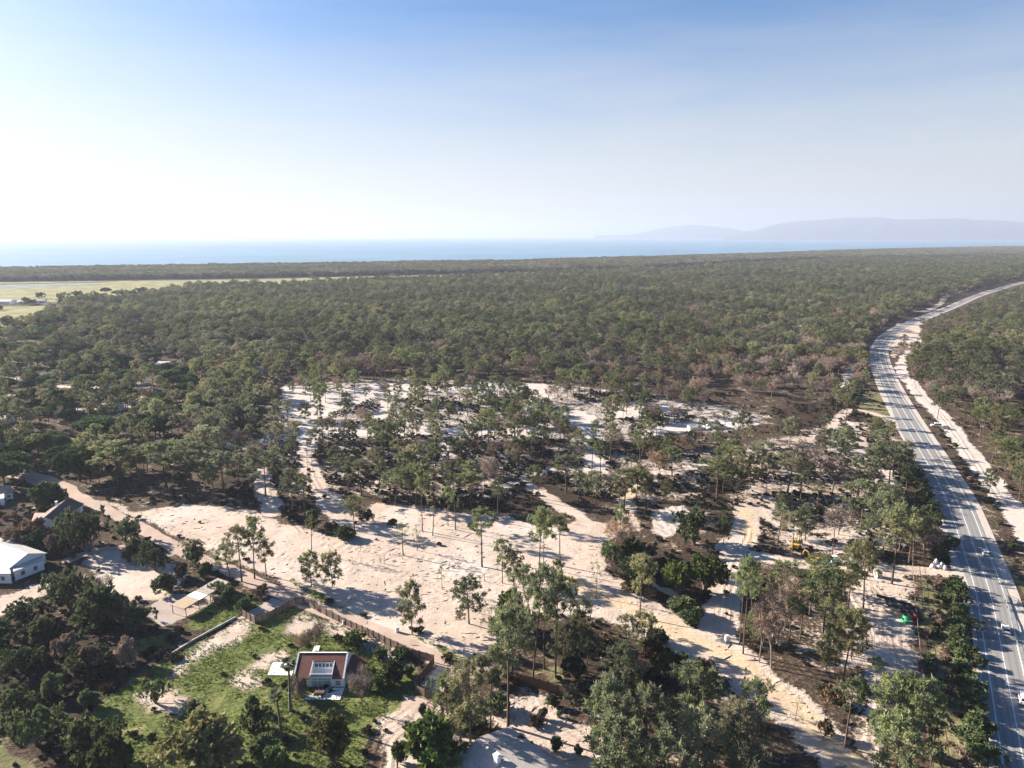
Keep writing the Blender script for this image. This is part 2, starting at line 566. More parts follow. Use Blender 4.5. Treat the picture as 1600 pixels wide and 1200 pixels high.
# ------------------------------------------------------------------ the lie of the land (survey points -> ground metres)
SAND = [
    [(105, 768), (215, 800), (300, 786), (395, 798), (440, 820), (500, 832), (545, 842), (560, 815), (580, 785), (640, 790), (700, 800),
     (760, 803), (800, 806), (850, 826), (905, 815), (950, 815), (958, 838), (935, 860), (955, 895), (1010, 925), (1060, 965), (1100, 985),
     (1140, 990), (1200, 1040), (1250, 1085), (1330, 1155), (1350, 1215), (1290, 1215), (1235, 1145), (1180, 1105), (1130, 1065), (1060, 1025),
     (1000, 1000), (940, 965), (880, 955), (800, 960), (775, 990), (755, 1020), (700, 1040), (620, 1000), (560, 970), (500, 945), (430, 905),
     (330, 865), (220, 808)],
    [(1020, 800), (1060, 790), (1075, 800), (1070, 830), (1040, 842), (1025, 830)],
    [(965, 780), (995, 785), (1000, 830), (970, 830)],
    [(440, 605), (480, 590), (500, 600), (520, 610), (600, 598), (640, 600), (650, 612), (610, 640), (590, 645), (600, 615), (540, 640), (500, 655), (450, 650)],
    [(640, 602), (700, 605), (760, 598), (850, 600), (870, 612), (850, 640), (820, 640), (815, 610), (760, 612), (700, 616)],
    [(860, 645), (900, 640), (930, 650), (940, 680), (920, 695), (890, 690), (895, 660)],
    [(950, 645), (1000, 632), (1070, 630), (1060, 640), (1000, 650), (960, 655)],
    [(1000, 672), (1060, 660), (1140, 655), (1200, 660), (1150, 672), (1080, 675), (1010, 680)],
    [(400, 690), (440, 665), (490, 660), (560, 668), (600, 660), (680, 668), (760, 672), (820, 668), (860, 672), (800, 682), (700, 680), (600, 680), (520, 680), (460, 690)],
    [(690, 680), (705, 680), (700, 715), (685, 720)],
    [(590, 765), (600, 745), (594, 743), (578, 768)],
    [(1350, 885), (1425, 890), (1427, 1050), (1400, 1090), (1370, 1090), (1345, 1050), (1300, 1045), (1330, 1010), (1340, 960), (1320, 920)],
    [(1375, 735), (1400, 732), (1398, 755), (1372, 768)],
    [(1322, 572), (1338, 570), (1336, 592), (1331, 610), (1311, 610)],
    [(1330, 535), (1342, 535), (1340, 555), (1328, 555)],
    [(1400, 505), (1440, 505), (1437, 530), (1415, 545), (1395, 560), (1388, 545)],
    [(135, 870), (175, 850), (230, 875), (270, 885), (285, 905), (260, 935), (215, 945), (150, 915)],
    [(0, 935), (60, 915), (95, 905), (90, 920), (40, 945), (-20, 972)],
    [(370, 1060), (410, 1025), (450, 1010), (458, 1036), (420, 1036), (410, 1070), (380, 1080)],
    [(270, 1040), (350, 985), (385, 965), (400, 985), (345, 1010), (300, 1045), (265, 1065)],
    [(460, 960), (500, 965), (560, 985), (600, 1010), (640, 1035), (620, 1040), (560, 1010), (500, 985), (450, 985)],
    [(780, 1090), (830, 1085), (900, 1120), (950, 1150), (945, 1190), (850, 1215), (800, 1170), (755, 1120)],
    [(590, 1130), (640, 1098), (670, 1100), (735, 1150), (700, 1215), (590, 1215), (610, 1160)],
    [(210, 1090), (250, 1070), (310, 1090), (290, 1110), (230, 1110)],
    [(1360, 1100), (1385, 1110), (1380, 1200), (1350, 1200), (1355, 1150)],
]
MOTTLE = [([(395, 655), (440, 595), (640, 590), (880, 598), (1080, 622), (1230, 650), (1150, 680), (1000, 690), (840, 695), (600, 690), (420, 700)], .46),
          ([(840, 690), (1000, 700), (1140, 700), (1120, 790), (980, 790), (860, 760)], .43), ([(1140, 695), (1330, 650), (1420, 680), (1432, 870), (1340, 880), (1200, 860), (1130, 790)], .49),
          ([(380, 700), (560, 690), (840, 700), (830, 790), (580, 785), (400, 780)], .42), ([(1160, 960), (1330, 900), (1345, 1045), (1240, 1060)], .38), ([(1100, 1060), (1000, 1080), (900, 1040), (930, 1000)], .40),
          ([(1250, 1060), (1430, 1050), (1440, 1215), (1360, 1215)], .45), ([(1380, 600), (1430, 640), (1560, 800), (1640, 950), (1600, 960), (1480, 700), (1400, 640)], .42),
          ([(0, 560), (230, 590), (330, 640), (250, 680), (60, 650), (0, 640)], .33)]
SANDLINE = [
    ([(478, 690), (480, 720), (490, 750), (520, 790), (540, 820)], 9), ([(405, 735), (412, 765), (430, 800)], 8),
    ([(1115, 985), (1130, 940), (1140, 880), (1160, 830), (1175, 795)], 9), ([(840, 765), (870, 785), (900, 805), (930, 825)], 6),
    ([(840, 770), (820, 748), (850, 738), (880, 732), (930, 737), (1000, 742), (1060, 735), (1115, 722), (1170, 706), (1250, 690), (1300, 665)], 5),
    ([(895, 650), (905, 690), (930, 720), (925, 737)], 10), ([(470, 640), (478, 690)], 8), ([(620, 600), (600, 640), (590, 665)], 8),
    ([(1432, 530), (1408, 575), (1425, 600), (1445, 625), (1480, 660), (1520, 715), (1565, 775), (1600, 825), (1660, 900), (1730, 1000)], 8.5),
    ([(1540, 903), (1450, 893), (1360, 886), (1280, 884), (1190, 868)], 7), ([(1120, 730), (1180, 765), (1215, 800)], 3.0),
    ([(1200, 800), (1240, 830), (1300, 860), (1350, 885)], 6), ([(1240, 830), (1330, 838), (1400, 850)], 5),
    ([(1300, 665), (1330, 640), (1400, 655)], 5), ([(1340, 700), (1372, 735), (1330, 660)], 4),
    ([(0, 585), (60, 600), (140, 605), (220, 600)], 6), ([(95, 640), (180, 640), (230, 630)], 6), ([(70, 515), (130, 516), (180, 516)], 9),
    ([(340, 690), (390, 700), (440, 670)], 7), ([(430, 455), (460, 447), (540, 442)], 30), ([(1090, 414), (1130, 413)], 30),
    ([(800, 428), (870, 424), (912, 421)], 25), ([(1395, 478), (1440, 487), (1470, 474), (1480, 462), (1520, 450)], 8),
]
OCHRE = [([(870, 905), (950, 935), (1020, 970), (1100, 1005), (1160, 1040), (1240, 1110), (1335, 1195), (1380, 1240)], 6),
         ([(1165, 845), (1168, 800)], 4), ([(1015, 900), (1035, 918), (1060, 930)], 2.2), ([(1000, 745), (985, 780)], 4), ([(1160, 1005), (1240, 890)], 0.1)]
DIRT = [([(10, 725), (80, 755), (140, 785), (220, 825), (300, 870), (350, 888), (420, 920), (480, 945), (540, 965), (600, 990), (660, 1020), (720, 1048), (770, 1052)], 5.0),
        ([(0, 735), (60, 748), (100, 765)], 9), ([(110, 875), (150, 860), (190, 855)], 4), ([(640, 1098), (680, 1110)], 4)]
GRASS = [
    [(385, 965), (455, 945), (560, 985), (655, 1037), (648, 1080), (672, 1092), (640, 1112), (590, 1150), (560, 1215), (150, 1215), (120, 1170), (160, 1090), (270, 1022)],
    [(300, 955), (345, 930), (400, 925), (410, 945), (330, 985), (290, 985)],
    [(50, 690), (110, 685), (150, 700), (130, 725), (70, 735)],
    [(180, 1010), (260, 985), (270, 1010), (200, 1030)], [(455, 905), (540, 950), (600, 975), (580, 975), (480, 935)],
    [(620, 985), (700, 1030), (760, 1045), (760, 1035), (700, 1015)],
]
DRYGRASS = [
    [(1415, 620), (1440, 655), (1500, 745), (1545, 820), (1600, 900), (1660, 1000), (1600, 960), (1568, 900), (1520, 790), (1440, 665), (1408, 625)],
    [(1428, 905), (1500, 905), (1530, 1010), (1560, 1215), (1440, 1215), (1440, 1090)],
    [(1345, 610), (1385, 610), (1402, 650), (1330, 650)],
    [(-60, 1150), (20, 1150), (70, 1190), (110, 1260), (-60, 1260)],
    [(800, 1050), (870, 1030), (920, 1075), (900, 1085), (830, 1062)],
]
MEADOW = [
    [(-300, 442.5), (0, 441.5), (400, 436.5), (560, 432), (800, 427.5), (930, 421.5), (930, 425.5), (800, 434), (560, 444), (420, 449), (300, 452), (250, 455), (190, 466), (100, 472), (-300, 476)],
    [(-200, 480), (0, 479), (90, 478), (100, 485), (60, 498), (35, 512), (-10, 520), (-200, 530)],
]
HEATH = [
    [(-60, 985), (150, 960), (275, 1000), (170, 1090), (120, 1160), (150, 1215), (110, 1215), (20, 1150), (-60, 1150)],
    [(-60, 790), (120, 800), (130, 870), (100, 900), (-60, 905)],
    [(500, 612), (585, 606), (596, 640), (530, 655), (480, 645)], [(625, 622), (700, 620), (800, 616), (822, 640), (700, 655), (640, 655)], [(880, 606), (1000, 615), (1060, 625), (960, 632), (900, 630)],
    [(950, 655), (1060, 645), (1120, 652), (1040, 660), (990, 670)], [(700, 645), (860, 645), (880, 668), (720, 664)],
    [(330, 760), (420, 690), (560, 655), (900, 690), (1000, 690), (1130, 710), (1300, 680), (1340, 800), (1200, 860), (1140, 800), (1000, 770), (900, 800), (760, 800), (580, 785), (400, 790)],
    [(930, 990), (1040, 1010), (1110, 1060), (1100, 1100), (930, 1060), (850, 1020)],
    [(900, 870), (1130, 860), (1110, 960), (1040, 960), (950, 900)],
    [(1200, 640), (1330, 620), (1400, 700), (1430, 860), (1340, 850), (1280, 740)],
]
PAVED = [[(232, 950), (262, 928), (352, 930), (290, 965), (255, 980), (225, 962)], [(350, 978), (425, 935), (460, 945), (385, 965)],
         [(655, 1070), (680, 1043), (705, 1045), (730, 1062), (690, 1085)], [(1365, 652), (1402, 648), (1425, 672), (1385, 672)],
         [(700, 1165), (750, 1150), (800, 1215), (680, 1215)]]
RUTLINE = [[(1425, 1055), (1380, 1050), (1352, 1010), (1350, 975), (1362, 945), (1352, 918)], [(1290, 1055), (1330, 1040), (1352, 1005), (1345, 965), (1325, 930)], [(1410, 1090), (1405, 1030), (1398, 990), (1402, 960)],
           [(1330, 1030), (1370, 995), (1385, 960), (1372, 925), (1345, 905)], [(1425, 1000), (1395, 1010), (1372, 990), (1370, 950)], [(1215, 1075), (1260, 1052), (1310, 1045), (1345, 1020)],
           [(1120, 985), (1134, 930), (1150, 880), (1168, 830)], [(1128, 985), (1141, 935), (1152, 895)], [(1020, 802), (1062, 792)], [(1022, 812), (1070, 802)], [(1025, 822), (1072, 814)], [(1032, 832), (1070, 826)],
           [(660, 1105), (640, 1130), (610, 1160), (600, 1210)], [(650, 1100), (625, 1120), (590, 1150), (570, 1200)], [(560, 880), (640, 900), (700, 930), (760, 960)], [(240, 815), (340, 850), (440, 870), (560, 895)],
           [(500, 850), (600, 862), (700, 880), (860, 920)],
           [(1200, 800), (1240, 832), (1300, 862)], [(1180, 845), (1240, 852), (1330, 842)], [(480, 700), (490, 750), (530, 800)], [(410, 740), (425, 790), (470, 830)], [(1380, 1100), (1365, 1150), (1375, 1210)],
           [(835, 1100), (880, 1130), (930, 1165)], [(1440, 560), (1425, 600), (1475, 655), (1520, 720), (1570, 790)], [(880, 735), (940, 740), (1010, 743), (1115, 722), (1250, 690)]]

ROAD_C = spline(Gs([(1640, 1420), (1620, 1300), (1600, 1195), (1587.5, 1130), (1566, 1020), (1547, 928), (1520, 849), (1494, 780), (1465, 729), (1433, 677), (1407, 633), (1386, 592),
                    (1375, 560), (1376, 543), (1389, 524), (1416, 508), (1450, 494), (1487, 479.5), (1525, 463), (1556, 453), (1600, 441), (1680, 428)]), 6)
FOREST_EDGE_X = np.array([-900, 0, 200, 300, 420, 520, 560, 640, 800, 910, 1080, 1150, 1300, 1600, 2400], float)
FOREST_EDGE_Y = np.array([475, 472, 466, 447, 445, 440, 436, 433, 429, 424, 418, 412, 405, 400, 398], float)
_v = (FOREST_EDGE_Y - CY) / FPX
FOREST_EDGE_Y = CY + FPX * (CAMH * (CP * _v + SP) / (CAMH - 8.0) - SP) / CP
BELT_X = np.array([-1500, -900, 0, 400, 800, 1000, 1200, 1300, 1400, 1500, 1600, 2400], float)
BELT_TOP = np.array([421, 421, 420, 414, 408, 402.5, 396.5, 392.5, 389.5, 387.5, 385.5, 383], float)
BELT_FRONT = np.array([441, 441, 440, 434.5, 426, 420, 408, 405, 403, 401, 400, 398], float)


def zones(x, y, warp=True):
    if warp:
        wx = x + (fnoise(x, y, 7, 3) - .5) * 5.0
        wy = y + (fnoise(x, y, 7, 9) - .5) * 5.0
    else:
        wx, wy = x, y
    mx = np.maximum
    z = {k: np.zeros(x.shape) for k in ('sand', 'grass', 'heath', 'ochre', 'meadow', 'ruts', 'paved', 'dirt', 'white')}
    for p in SAND:
        z['sand'] = mx(z['sand'], poly_w(wx, wy, Gs(p), 3.0))
    for p, w in SANDLINE:
        z['sand'] = mx(z['sand'], line_w(wx, wy, spline(Gs(p), 4), w, 2.0))
    for p, w in MOTTLE:
        z['sand'] = mx(z['sand'], w * poly_w(wx, wy, Gs(p), 8.0))
    for p, w in OCHRE:
        z['ochre'] = mx(z['ochre'], line_w(wx, wy, spline(Gs(p), 4), w, 1.5))
    for p, w in DIRT:
        z['dirt'] = mx(z['dirt'], line_w(x + .3 * (wx - x), y + .3 * (wy - y), spline(Gs(p), 4), w, .9))
    for p in GRASS:
        z['grass'] = mx(z['grass'], .80 * poly_w(wx, wy, Gs(p), 2.0))
    for p in DRYGRASS:
        z['grass'] = mx(z['grass'], .27 * poly_w(wx, wy, Gs(p), 2.0))
        z['meadow'] = mx(z['meadow'], .52 * poly_w(wx, wy, Gs(p), 2.0))
    for p in MEADOW:
        z['meadow'] = mx(z['meadow'], poly_w(x, y, Gs(p), 6.0))
    for p in HEATH:
        z['heath'] = mx(z['heath'], poly_w(wx, wy, Gs(p), 3.0))
    for p in PAVED:
        z['paved'] = mx(z['paved'], poly_w(x, y, Gs(p), .5))
    for p in RUTLINE:
        q = np.array(spline(Gs(p), 6))
        t = np.gradient(q, axis=0)
        t /= np.linalg.norm(t, axis=1)[:, None] + 1e-9
        for o in (-.95, .95):
            z['ruts'] = mx(z['ruts'], line_w(x + .25 * (wx - x), y + .25 * (wy - y), [tuple(a) for a in q + o * np.stack([t[:, 1], -t[:, 0]], 1)], .55, .45))
    lawn = poly_w(wx, wy, Gs(GRASS[0]), 2.0)
    z['white'] = mx(poly_w(wx, wy, Gs([(395, 655), (440, 585), (880, 590), (1240, 640), (1150, 690), (930, 745), (860, 730), (420, 700)]), 12.0), line_w(wx, wy, spline(Gs(SANDLINE[8][0]), 4), 14, 3.0))
    for p in (SAND[1], SAND[12], SAND[13]):
        z['white'] = mx(z['white'], poly_w(wx, wy, Gs(p), 4.0))
    z['grass'] *= 1 - .75 * z['sand'] * (lawn > .2)
    z['sand'] = mx(z['sand'] * (1 - z['grass'] * .0), .55 * lawn)
    z['heath'] *= 1 - z['sand']
    return z


def coast_y(az):
    """distance of the shore along a bearing (tan of azimuth)"""
    px = CX + FPX * az / CP
    v = (np.interp(px, BELT_X, BELT_TOP) - CY) / FPX
    Z = (CAMH - 14.0) / (CP * v + SP)
    Zs = Z * CAMH / (CAMH - 14.0) + 15.0
    return Zs * CP   # forward distance


def ground_z(x, y):
    near = np.clip((900 - y) / 300, 0, 1)
    return near * ((fnoise(x, y, 26, 41) - .5) * .7 + (fnoise(x, y, 5, 51) - .5) * .22)


def build_ground():
    az = np.radians(np.linspace(-56, 56, 880))
    r = 70 * np.power(6400 / 70., np.linspace(0, 1, 620))
    A, R = np.meshgrid(az, r)
    x, y = (R * np.sin(A)).ravel(), (R * np.cos(A)).ravel()
    z = zones(x, y)
    gz = ground_z(x, y)
    # flat bed under the road, and the beach slope down into the sea
    rd = np.full(x.shape, 99.)
    k = np.nonzero((y < 1900) & (x > 40))[0]
    rd[k] = segdist(x[k], y[k], ROAD_C)
    f = np.clip((rd - 8) / 6, 0, 1)
    gz = gz * f - .05 * (1 - f)
    cd = coast_y(x / np.maximum(y, 1)) - y
    gz = np.where(cd < 0, np.maximum(-6, cd * .05) - .2, gz)
    V = np.stack([x, y, gz], 1)
    na, nr = len(az), len(r)
    i = np.arange(nr - 1)[:, None] * na + np.arange(na - 1)[None]
    i = i.ravel()
    F = np.stack([i, i + 1, i + na + 1, i + na], 1)[:, ::-1]
    mb = MB()
    mb.add(V, F)
    me = mb.mesh('ground', M['ground'], True)
    for nm, ks in (('zone_a', ('sand', 'grass', 'heath')), ('zone_b', ('ochre', 'meadow', 'ruts')), ('zone_c', ('paved', 'dirt', 'white'))):
        a = me.attributes.new(nm, 'FLOAT_COLOR', 'POINT')
        d = np.zeros((len(V), 4), np.float32)
        d[:, 3] = 1
        for c, kk in enumerate(ks):
            if kk:
                d[:, c] = z[kk]
        a.data.foreach_set('color', d.ravel())
    return kind(obj('ground', me), 'structure')


def gz1(x, y):
    return float(ground_z(np.array([x]), np.array([y]))[0])


GROUND = build_ground()


def strip(name, pts, off_l, off_r, z, mat, kindname='structure', tiny=False):
    """flat strip between two offsets of a ground polyline"""
    p = np.array(pts)
    t = np.gradient(p, axis=0)
    t /= np.linalg.norm(t, axis=1)[:, None] + 1e-9
    nrm = np.stack([t[:, 1], -t[:, 0]], 1)
    ol = np.full(len(p), off_l) if np.isscalar(off_l) else np.asarray(off_l)
    orr = np.full(len(p), off_r) if np.isscalar(off_r) else np.asarray(off_r)
    a, b = p + nrm * ol[:, None], p + nrm * orr[:, None]
    n = len(p)
    V = np.vstack([np.c_[a, np.full(n, z)], np.c_[b, np.full(n, z)]])
    F = np.array([(i, n + i, n + i + 1, i + 1) for i in range(n - 1)])
    mb = MB()
    mb.add(V, F[:, ::-1])
    mb.add(V - np.array([0, 0, .4]), F)
    for q in (0, 1):   # skirts so the sheet has an edge
        o = q * n
        mb.add(np.vstack([V[o:o + n], V[o:o + n] - np.array([0, 0, .4])]), [(i, i + 1, n + i + 1, n + i) if q else (i + 1, i, n + i, n + i + 1) for i in range(n - 1)])
    return kind(obj(name, mb.mesh(name, mat)), kindname)


ROAD = np.array(ROAD_C)


def road_frame(px, py):
    """nearest road point and the driving direction there (towards the horizon)"""
    g = G(px, py)
    d = np.hypot(ROAD[:, 0] - g.x, ROAD[:, 1] - g.y)
    i = int(np.clip(np.argmin(d), 1, len(ROAD) - 2))
    t = ROAD[i + 1] - ROAD[i - 1]
    return math.atan2(t[1], t[0])


def build_roads():
    n = len(ROAD_C)
    # points run from the camera outwards: +offset is the right-hand side
    wide = np.interp(np.arange(n), [0, 30, 36, 42, 55, 62, n], [-4.9, -4.9, -6.3, -8.0, -7.4, -5.0, -4.6])
    strip('road_shoulder', ROAD_C, np.interp(np.arange(n), [0, 26, 32, 60, n], [-5.9, -5.9, -8.4, -8.4, -6.4]), 7.2, .02, M['gravel'])
    p = np.array(ROAD_C)
    t = np.gradient(p, axis=0)
    t /= np.linalg.norm(t, axis=1)[:, None]
    nr = np.stack([t[:, 1], -t[:, 0]], 1)
    cols = [-9, -3.9, -3.0, -2.55, -2.1, -1.6, -1.2, -.75, -.35, .35, .75, 1.2, 1.6, 2.1, 2.55, 3.0, 3.9, 4.6]
    tone = [.2, .25, .4, .75, .5, .42, .75, .45, .3, .3, .45, .75, .42, .5, .75, .4, .25, .2]
    V, T = [], []
    for c, tn in zip(cols, tone):
        off = np.maximum(wide, c) if c > -9 else wide
        q = p + nr * off[:, None]
        V.append(np.c_[q, np.full(n, .10)])
        T.append(np.full(n, tn))
    k = len(cols)
    mb = MB()
    mb.add(np.vstack(V), [(j * n + i, (j + 1) * n + i, (j + 1) * n + i + 1, j * n + i + 1) for j in range(k - 1) for i in range(n - 1)], 0, np.concatenate(T))
    for q, sgn in ((V[0], 1), (V[-1], -1)):
        mb.add(np.vstack([q, q - np.array([0, 0, .4])]), [((i, i + 1, n + i + 1, n + i) if sgn > 0 else (i + 1, i, n + i, n + i + 1)) for i in range(n - 1)])
    kind(obj('road', mb.mesh('road', M['asphalt'])), 'structure')
    far = [p for p in ROAD_C if p[1] < 900]
    strip('road_marking', far, -3.62, -3.40, .118, M['paint'])
    strip('road_marking', far, 3.40, 3.62, .118, M['paint'])
    strip('road_marking', far, -.10, .10, .118, M['paint'])


build_roads()


def polysheet(name, pts, z, mat, thick=.3):
    mb = MB()
    p = np.array([(a, b, z - thick) for a, b in pts])
    mb.prism(p, (0, 0, 0), (0, 0, thick))
    return kind(obj(name, mb.mesh(name, mat)), 'structure')


def seamat(name, col, rough, bs, bd):
    m, n, l, p = newmat(name)
    pos = n.new('ShaderNodeNewGeometry').outputs['Position']
    f = noise(n, l, .0016, 4, .6, pos)
    l.new(mixrgb(n, l, ramp(n, l, f, .35, .65), col, tuple(c * 1.25 for c in col)), p.inputs['Base Color'])
    p.inputs['Roughness'].default_value = rough
    p.inputs['IOR'].default_value = 1.33
    b = n.new('ShaderNodeBump')
    b.inputs['Distance'].default_value = bd
    b.inputs['Strength'].default_value = .8
    l.new(noise(n, l, bs, 5, .65, pos), b.inputs['Height'])
    l.new(b.outputs[0], p.inputs['Normal'])
    return m


M['sea'] = seamat('sea_water', (.11, .21, .29), .5, .03, 3.0)
M['lagoon'] = seamat('lagoon_water', (.16, .20, .24), .12, .15, .2)
M['foam'] = simple('surf_foam', (.85, .87, .88), .8, .06, .02)


def build_sea():
    a = np.radians(np.linspace(-70, 70, 200))
    r = np.array([1300., 2500, 5000, 9000, 16000, 28000, 42000])
    V = np.array([(q * math.sin(t), q * math.cos(t), -.9) for q in r for t in a])
    na = len(a)
    F = [(i * na + j + 1, i * na + j, (i + 1) * na + j, (i + 1) * na + j + 1) for i in range(len(r) - 1) for j in range(na - 1)]
    mb = MB()
    mb.add(V, np.array(F)[:, ::-1])
    kind(obj('sea', mb.mesh('sea', M['sea'])), 'structure')
    t = np.linspace(-.95, .86, 240)
    cy = coast_y(t)
    line = np.stack([t * cy, cy], 1)
    jit = (fnoise(np.arange(240) * 1., np.zeros(240), 9, 3) - .5)
    strip('surf', [tuple(q) for q in line], 2 + 8 * jit, -26 - 30 * jit, -.4, M['foam'])
    for pts in ([(-300, 446), (0, 443.2), (80, 441.8), (150, 440.4), (190, 440), (150, 441.6), (60, 443.6), (0, 445.2), (-300, 449)],
                [(-300, 452), (0, 448.3), (80, 446.4), (150, 444.2), (165, 444.8), (90, 448.2), (0, 451.4), (-300, 456)]):
        polysheet('water', Gs(pts), .12, M['lagoon'])


build_sea()


def build_hills():
    mat = simple('hill_scrub', (.075, .085, .075), .95, .2, .002)
    for az0, az1, dist, prof, nm in (
            (1130, 1760, 19000, [(1130, 368), (1180, 359), (1205, 352), (1222, 348.5), (1250, 345), (1290, 343), (1318, 339.8), (1345, 340.5), (1378, 339), (1400, 343), (1430, 342.6), (1470, 341.5),
                                 (1500, 341), (1520, 343.4), (1560, 344), (1600, 348), (1660, 352), (1760, 366)], 'hills'),
            (930, 1190, 24000, [(930, 368), (990, 366), (1020, 359), (1050, 354), (1080, 350.5), (1105, 352.5), (1140, 356.5), (1190, 366)], 'hills')):
        xs = np.linspace(az0, az1, 90)
        ys = np.interp(xs, [p[0] for p in prof], [p[1] for p in prof])
        rows = []
        for q, (k, dd) in enumerate(((0., -1800), (.35, -1200), (.75, -500), (1., 0), (.7, 900), (0., 2200))):
            for x, y in zip(xs, ys):
                u, v = (x - CX) / FPX, (y - CY) / FPX
                D = dist / (CP - v * SP)
                h = max(0, CAMH - D * (CP * v + SP)) * k
                h *= 1 + .10 * (fnoise(np.array([x]), np.array([q * 9.]), 14, 8)[0] - .5) * (k < 1)
                rows.append((u * D * (1 + dd / dist), dist + dd, h - 1.5))
        n = len(xs)
        F = [(i * n + j, i * n + j + 1, (i + 1) * n + j + 1, (i + 1) * n + j) for i in range(5) for j in range(n - 1)]
        mb = MB()
        mb.add(rows, F)
        kind(obj(nm, mb.mesh(nm, mat, True)), 'structure')


build_hills()


def build_haze():
    m = bpy.data.materials.new('haze_air')
    m.use_nodes = True
    n, l = m.node_tree.nodes, m.node_tree.links
    n.remove(n['Principled BSDF'])
    v = n.new('ShaderNodeVolumePrincipled')
    v.inputs['Color'].default_value = (.45, .50, .61, 1)
    v.inputs['Density'].default_value = .000085
    v.inputs['Anisotropy'].default_value = .2
    l.new(v.outputs[0], n['Material Output'].inputs['Volume'])
    mb = MB()
    mb.box((0, 22000, 318), (110000, 48000, 648))
    kind(obj('haze', mb.mesh('haze', m)), 'stuff')


build_haze()
#@@NEXT

# ------------------------------------------------------------------ vegetation: prototypes
def nrm(a):
    return a / (np.linalg.norm(a, axis=-1, keepdims=True) + 1e-9)


def foliage(mb, C, R, n, g, up=.3, w=.22, ln=1.0, mat=0, out=None, tintc=None):
    """n pointed leaf sprays around each clump centre"""
    C, R = np.asarray(C, float), np.asarray(R, float)
    K = len(C)
    c, r = np.repeat(C, n, 0), np.repeat(R, n)
    N = len(c)
    d = g.normal(size=(N, 3))
    d[:, 2] += up
    if out is not None:
        d += np.repeat(out, n, 0)
    d = nrm(d)
    base = c + nrm(g.normal(size=(N, 3))) * (r * g.random(N) * .35)[:, None]
    L = r * g.uniform(.6, 1.1, N) * ln
    tip = base + d * L[:, None]
    side = nrm(np.cross(d, g.normal(size=(N, 3)))) * (L * w * g.uniform(.7, 1.3, N))[:, None]
    mid = base + (tip - base) * .55
    V = np.stack([base, mid + side, tip, mid - side], 1).reshape(-1, 3)
    F = np.arange(4 * N).reshape(N, 4)
    if tintc is None:
        tintc = g.random(K)
    t = np.clip(np.repeat(tintc, n) * .7 + g.random(N) * .3, 0, 1)
    mb.add(V, F, mat, np.repeat(t, 4))


def bent(g, H, lean):
    a = g.uniform(0, 6.28)
    zz = np.linspace(0, H, 6)
    b = g.normal(0, lean * .25, 6).cumsum() * .12
    return np.stack([math.cos(a) * lean * (zz / H) ** 1.6 + b * .6, math.sin(a) * lean * (zz / H) ** 1.6 - b * .4, zz], 1)


def proto_pine(seed, H, bare, cw, nb, ncl, nbl, lean=.5, mat='needle', top=1.0, cr=(.62, 1.0), shape=.75):
    """tall pine: clear stem, irregular crown of needle clumps on rising limbs"""
    g = np.random.default_rng(seed)
    tk, cr_ = MB(), MB()
    st = bent(g, H * .97, lean)
    rb = .011 * H + .05
    tk.tube(st, np.linspace(rb, .05, 6) * np.array([1.15, 1, 1, 1, 1, 1]), 7, 0, .5)
    C, R, O = [], [], []
    ang = g.uniform(0, 6.28)
    for i in range(nb):
        f = (i + g.uniform(.1, .9)) / nb
        z0 = H * (bare + (1 - bare) * f * .93)
        prof = (math.sin(math.pi * min(1, (f * .86 + .14) ** shape)) ** .7) * top + .12
        L = cw * .5 * prof * g.uniform(.65, 1.25)
        ang += 2.4 + g.normal(0, .35)
        bx = np.array([np.interp(z0, st[:, 2], st[:, k]) for k in range(3)])
        rise = L * (g.uniform(.15, .55) + .35 * f)
        tip = bx + np.array([math.cos(ang) * L, math.sin(ang) * L, rise])
        mid = bx + (tip - bx) * .5 + np.array([0, 0, -rise * .12])
        tk.tube([bx, mid, tip], [rb * .36 * (1 - .55 * f), rb * .2, .02], 4, 0, .5, False)
        lump = g.uniform(.5, .9) + .12 * L
        k = max(2, int(ncl * (.55 + .6 * L / (cw * .5))))
        c = tip + nrm(g.normal(size=(k, 3))) * (lump * g.random(k) ** .5)[:, None] * np.array([1.15, 1.15, .7])
        back = g.random(k) < .3
        c[back] = mid + (tip - mid) * g.random((back.sum(), 1)) + g.normal(0, .3, (back.sum(), 3))
        C.append(c)
        R.append(g.uniform(cr[0], cr[1], k))
        O.append(np.repeat([[math.cos(ang) * .35, math.sin(ang) * .35, .1]], k, 0))
    k = 4
    C.append(st[-1] + g.normal(0, .45, (k, 3)) + np.array([0, 0, .1]))
    R.append(g.uniform(cr[0], cr[1], k))
    O.append(np.zeros((k, 3)))
    C, R, O = np.vstack(C), np.concatenate(R), np.vstack(O)
    foliage(cr_, C, R, nbl, g, .45, .115, 1.05, 0, O)
    return tk.mesh('trunk', M['bark'], True), cr_.mesh('crown', M[mat]), H


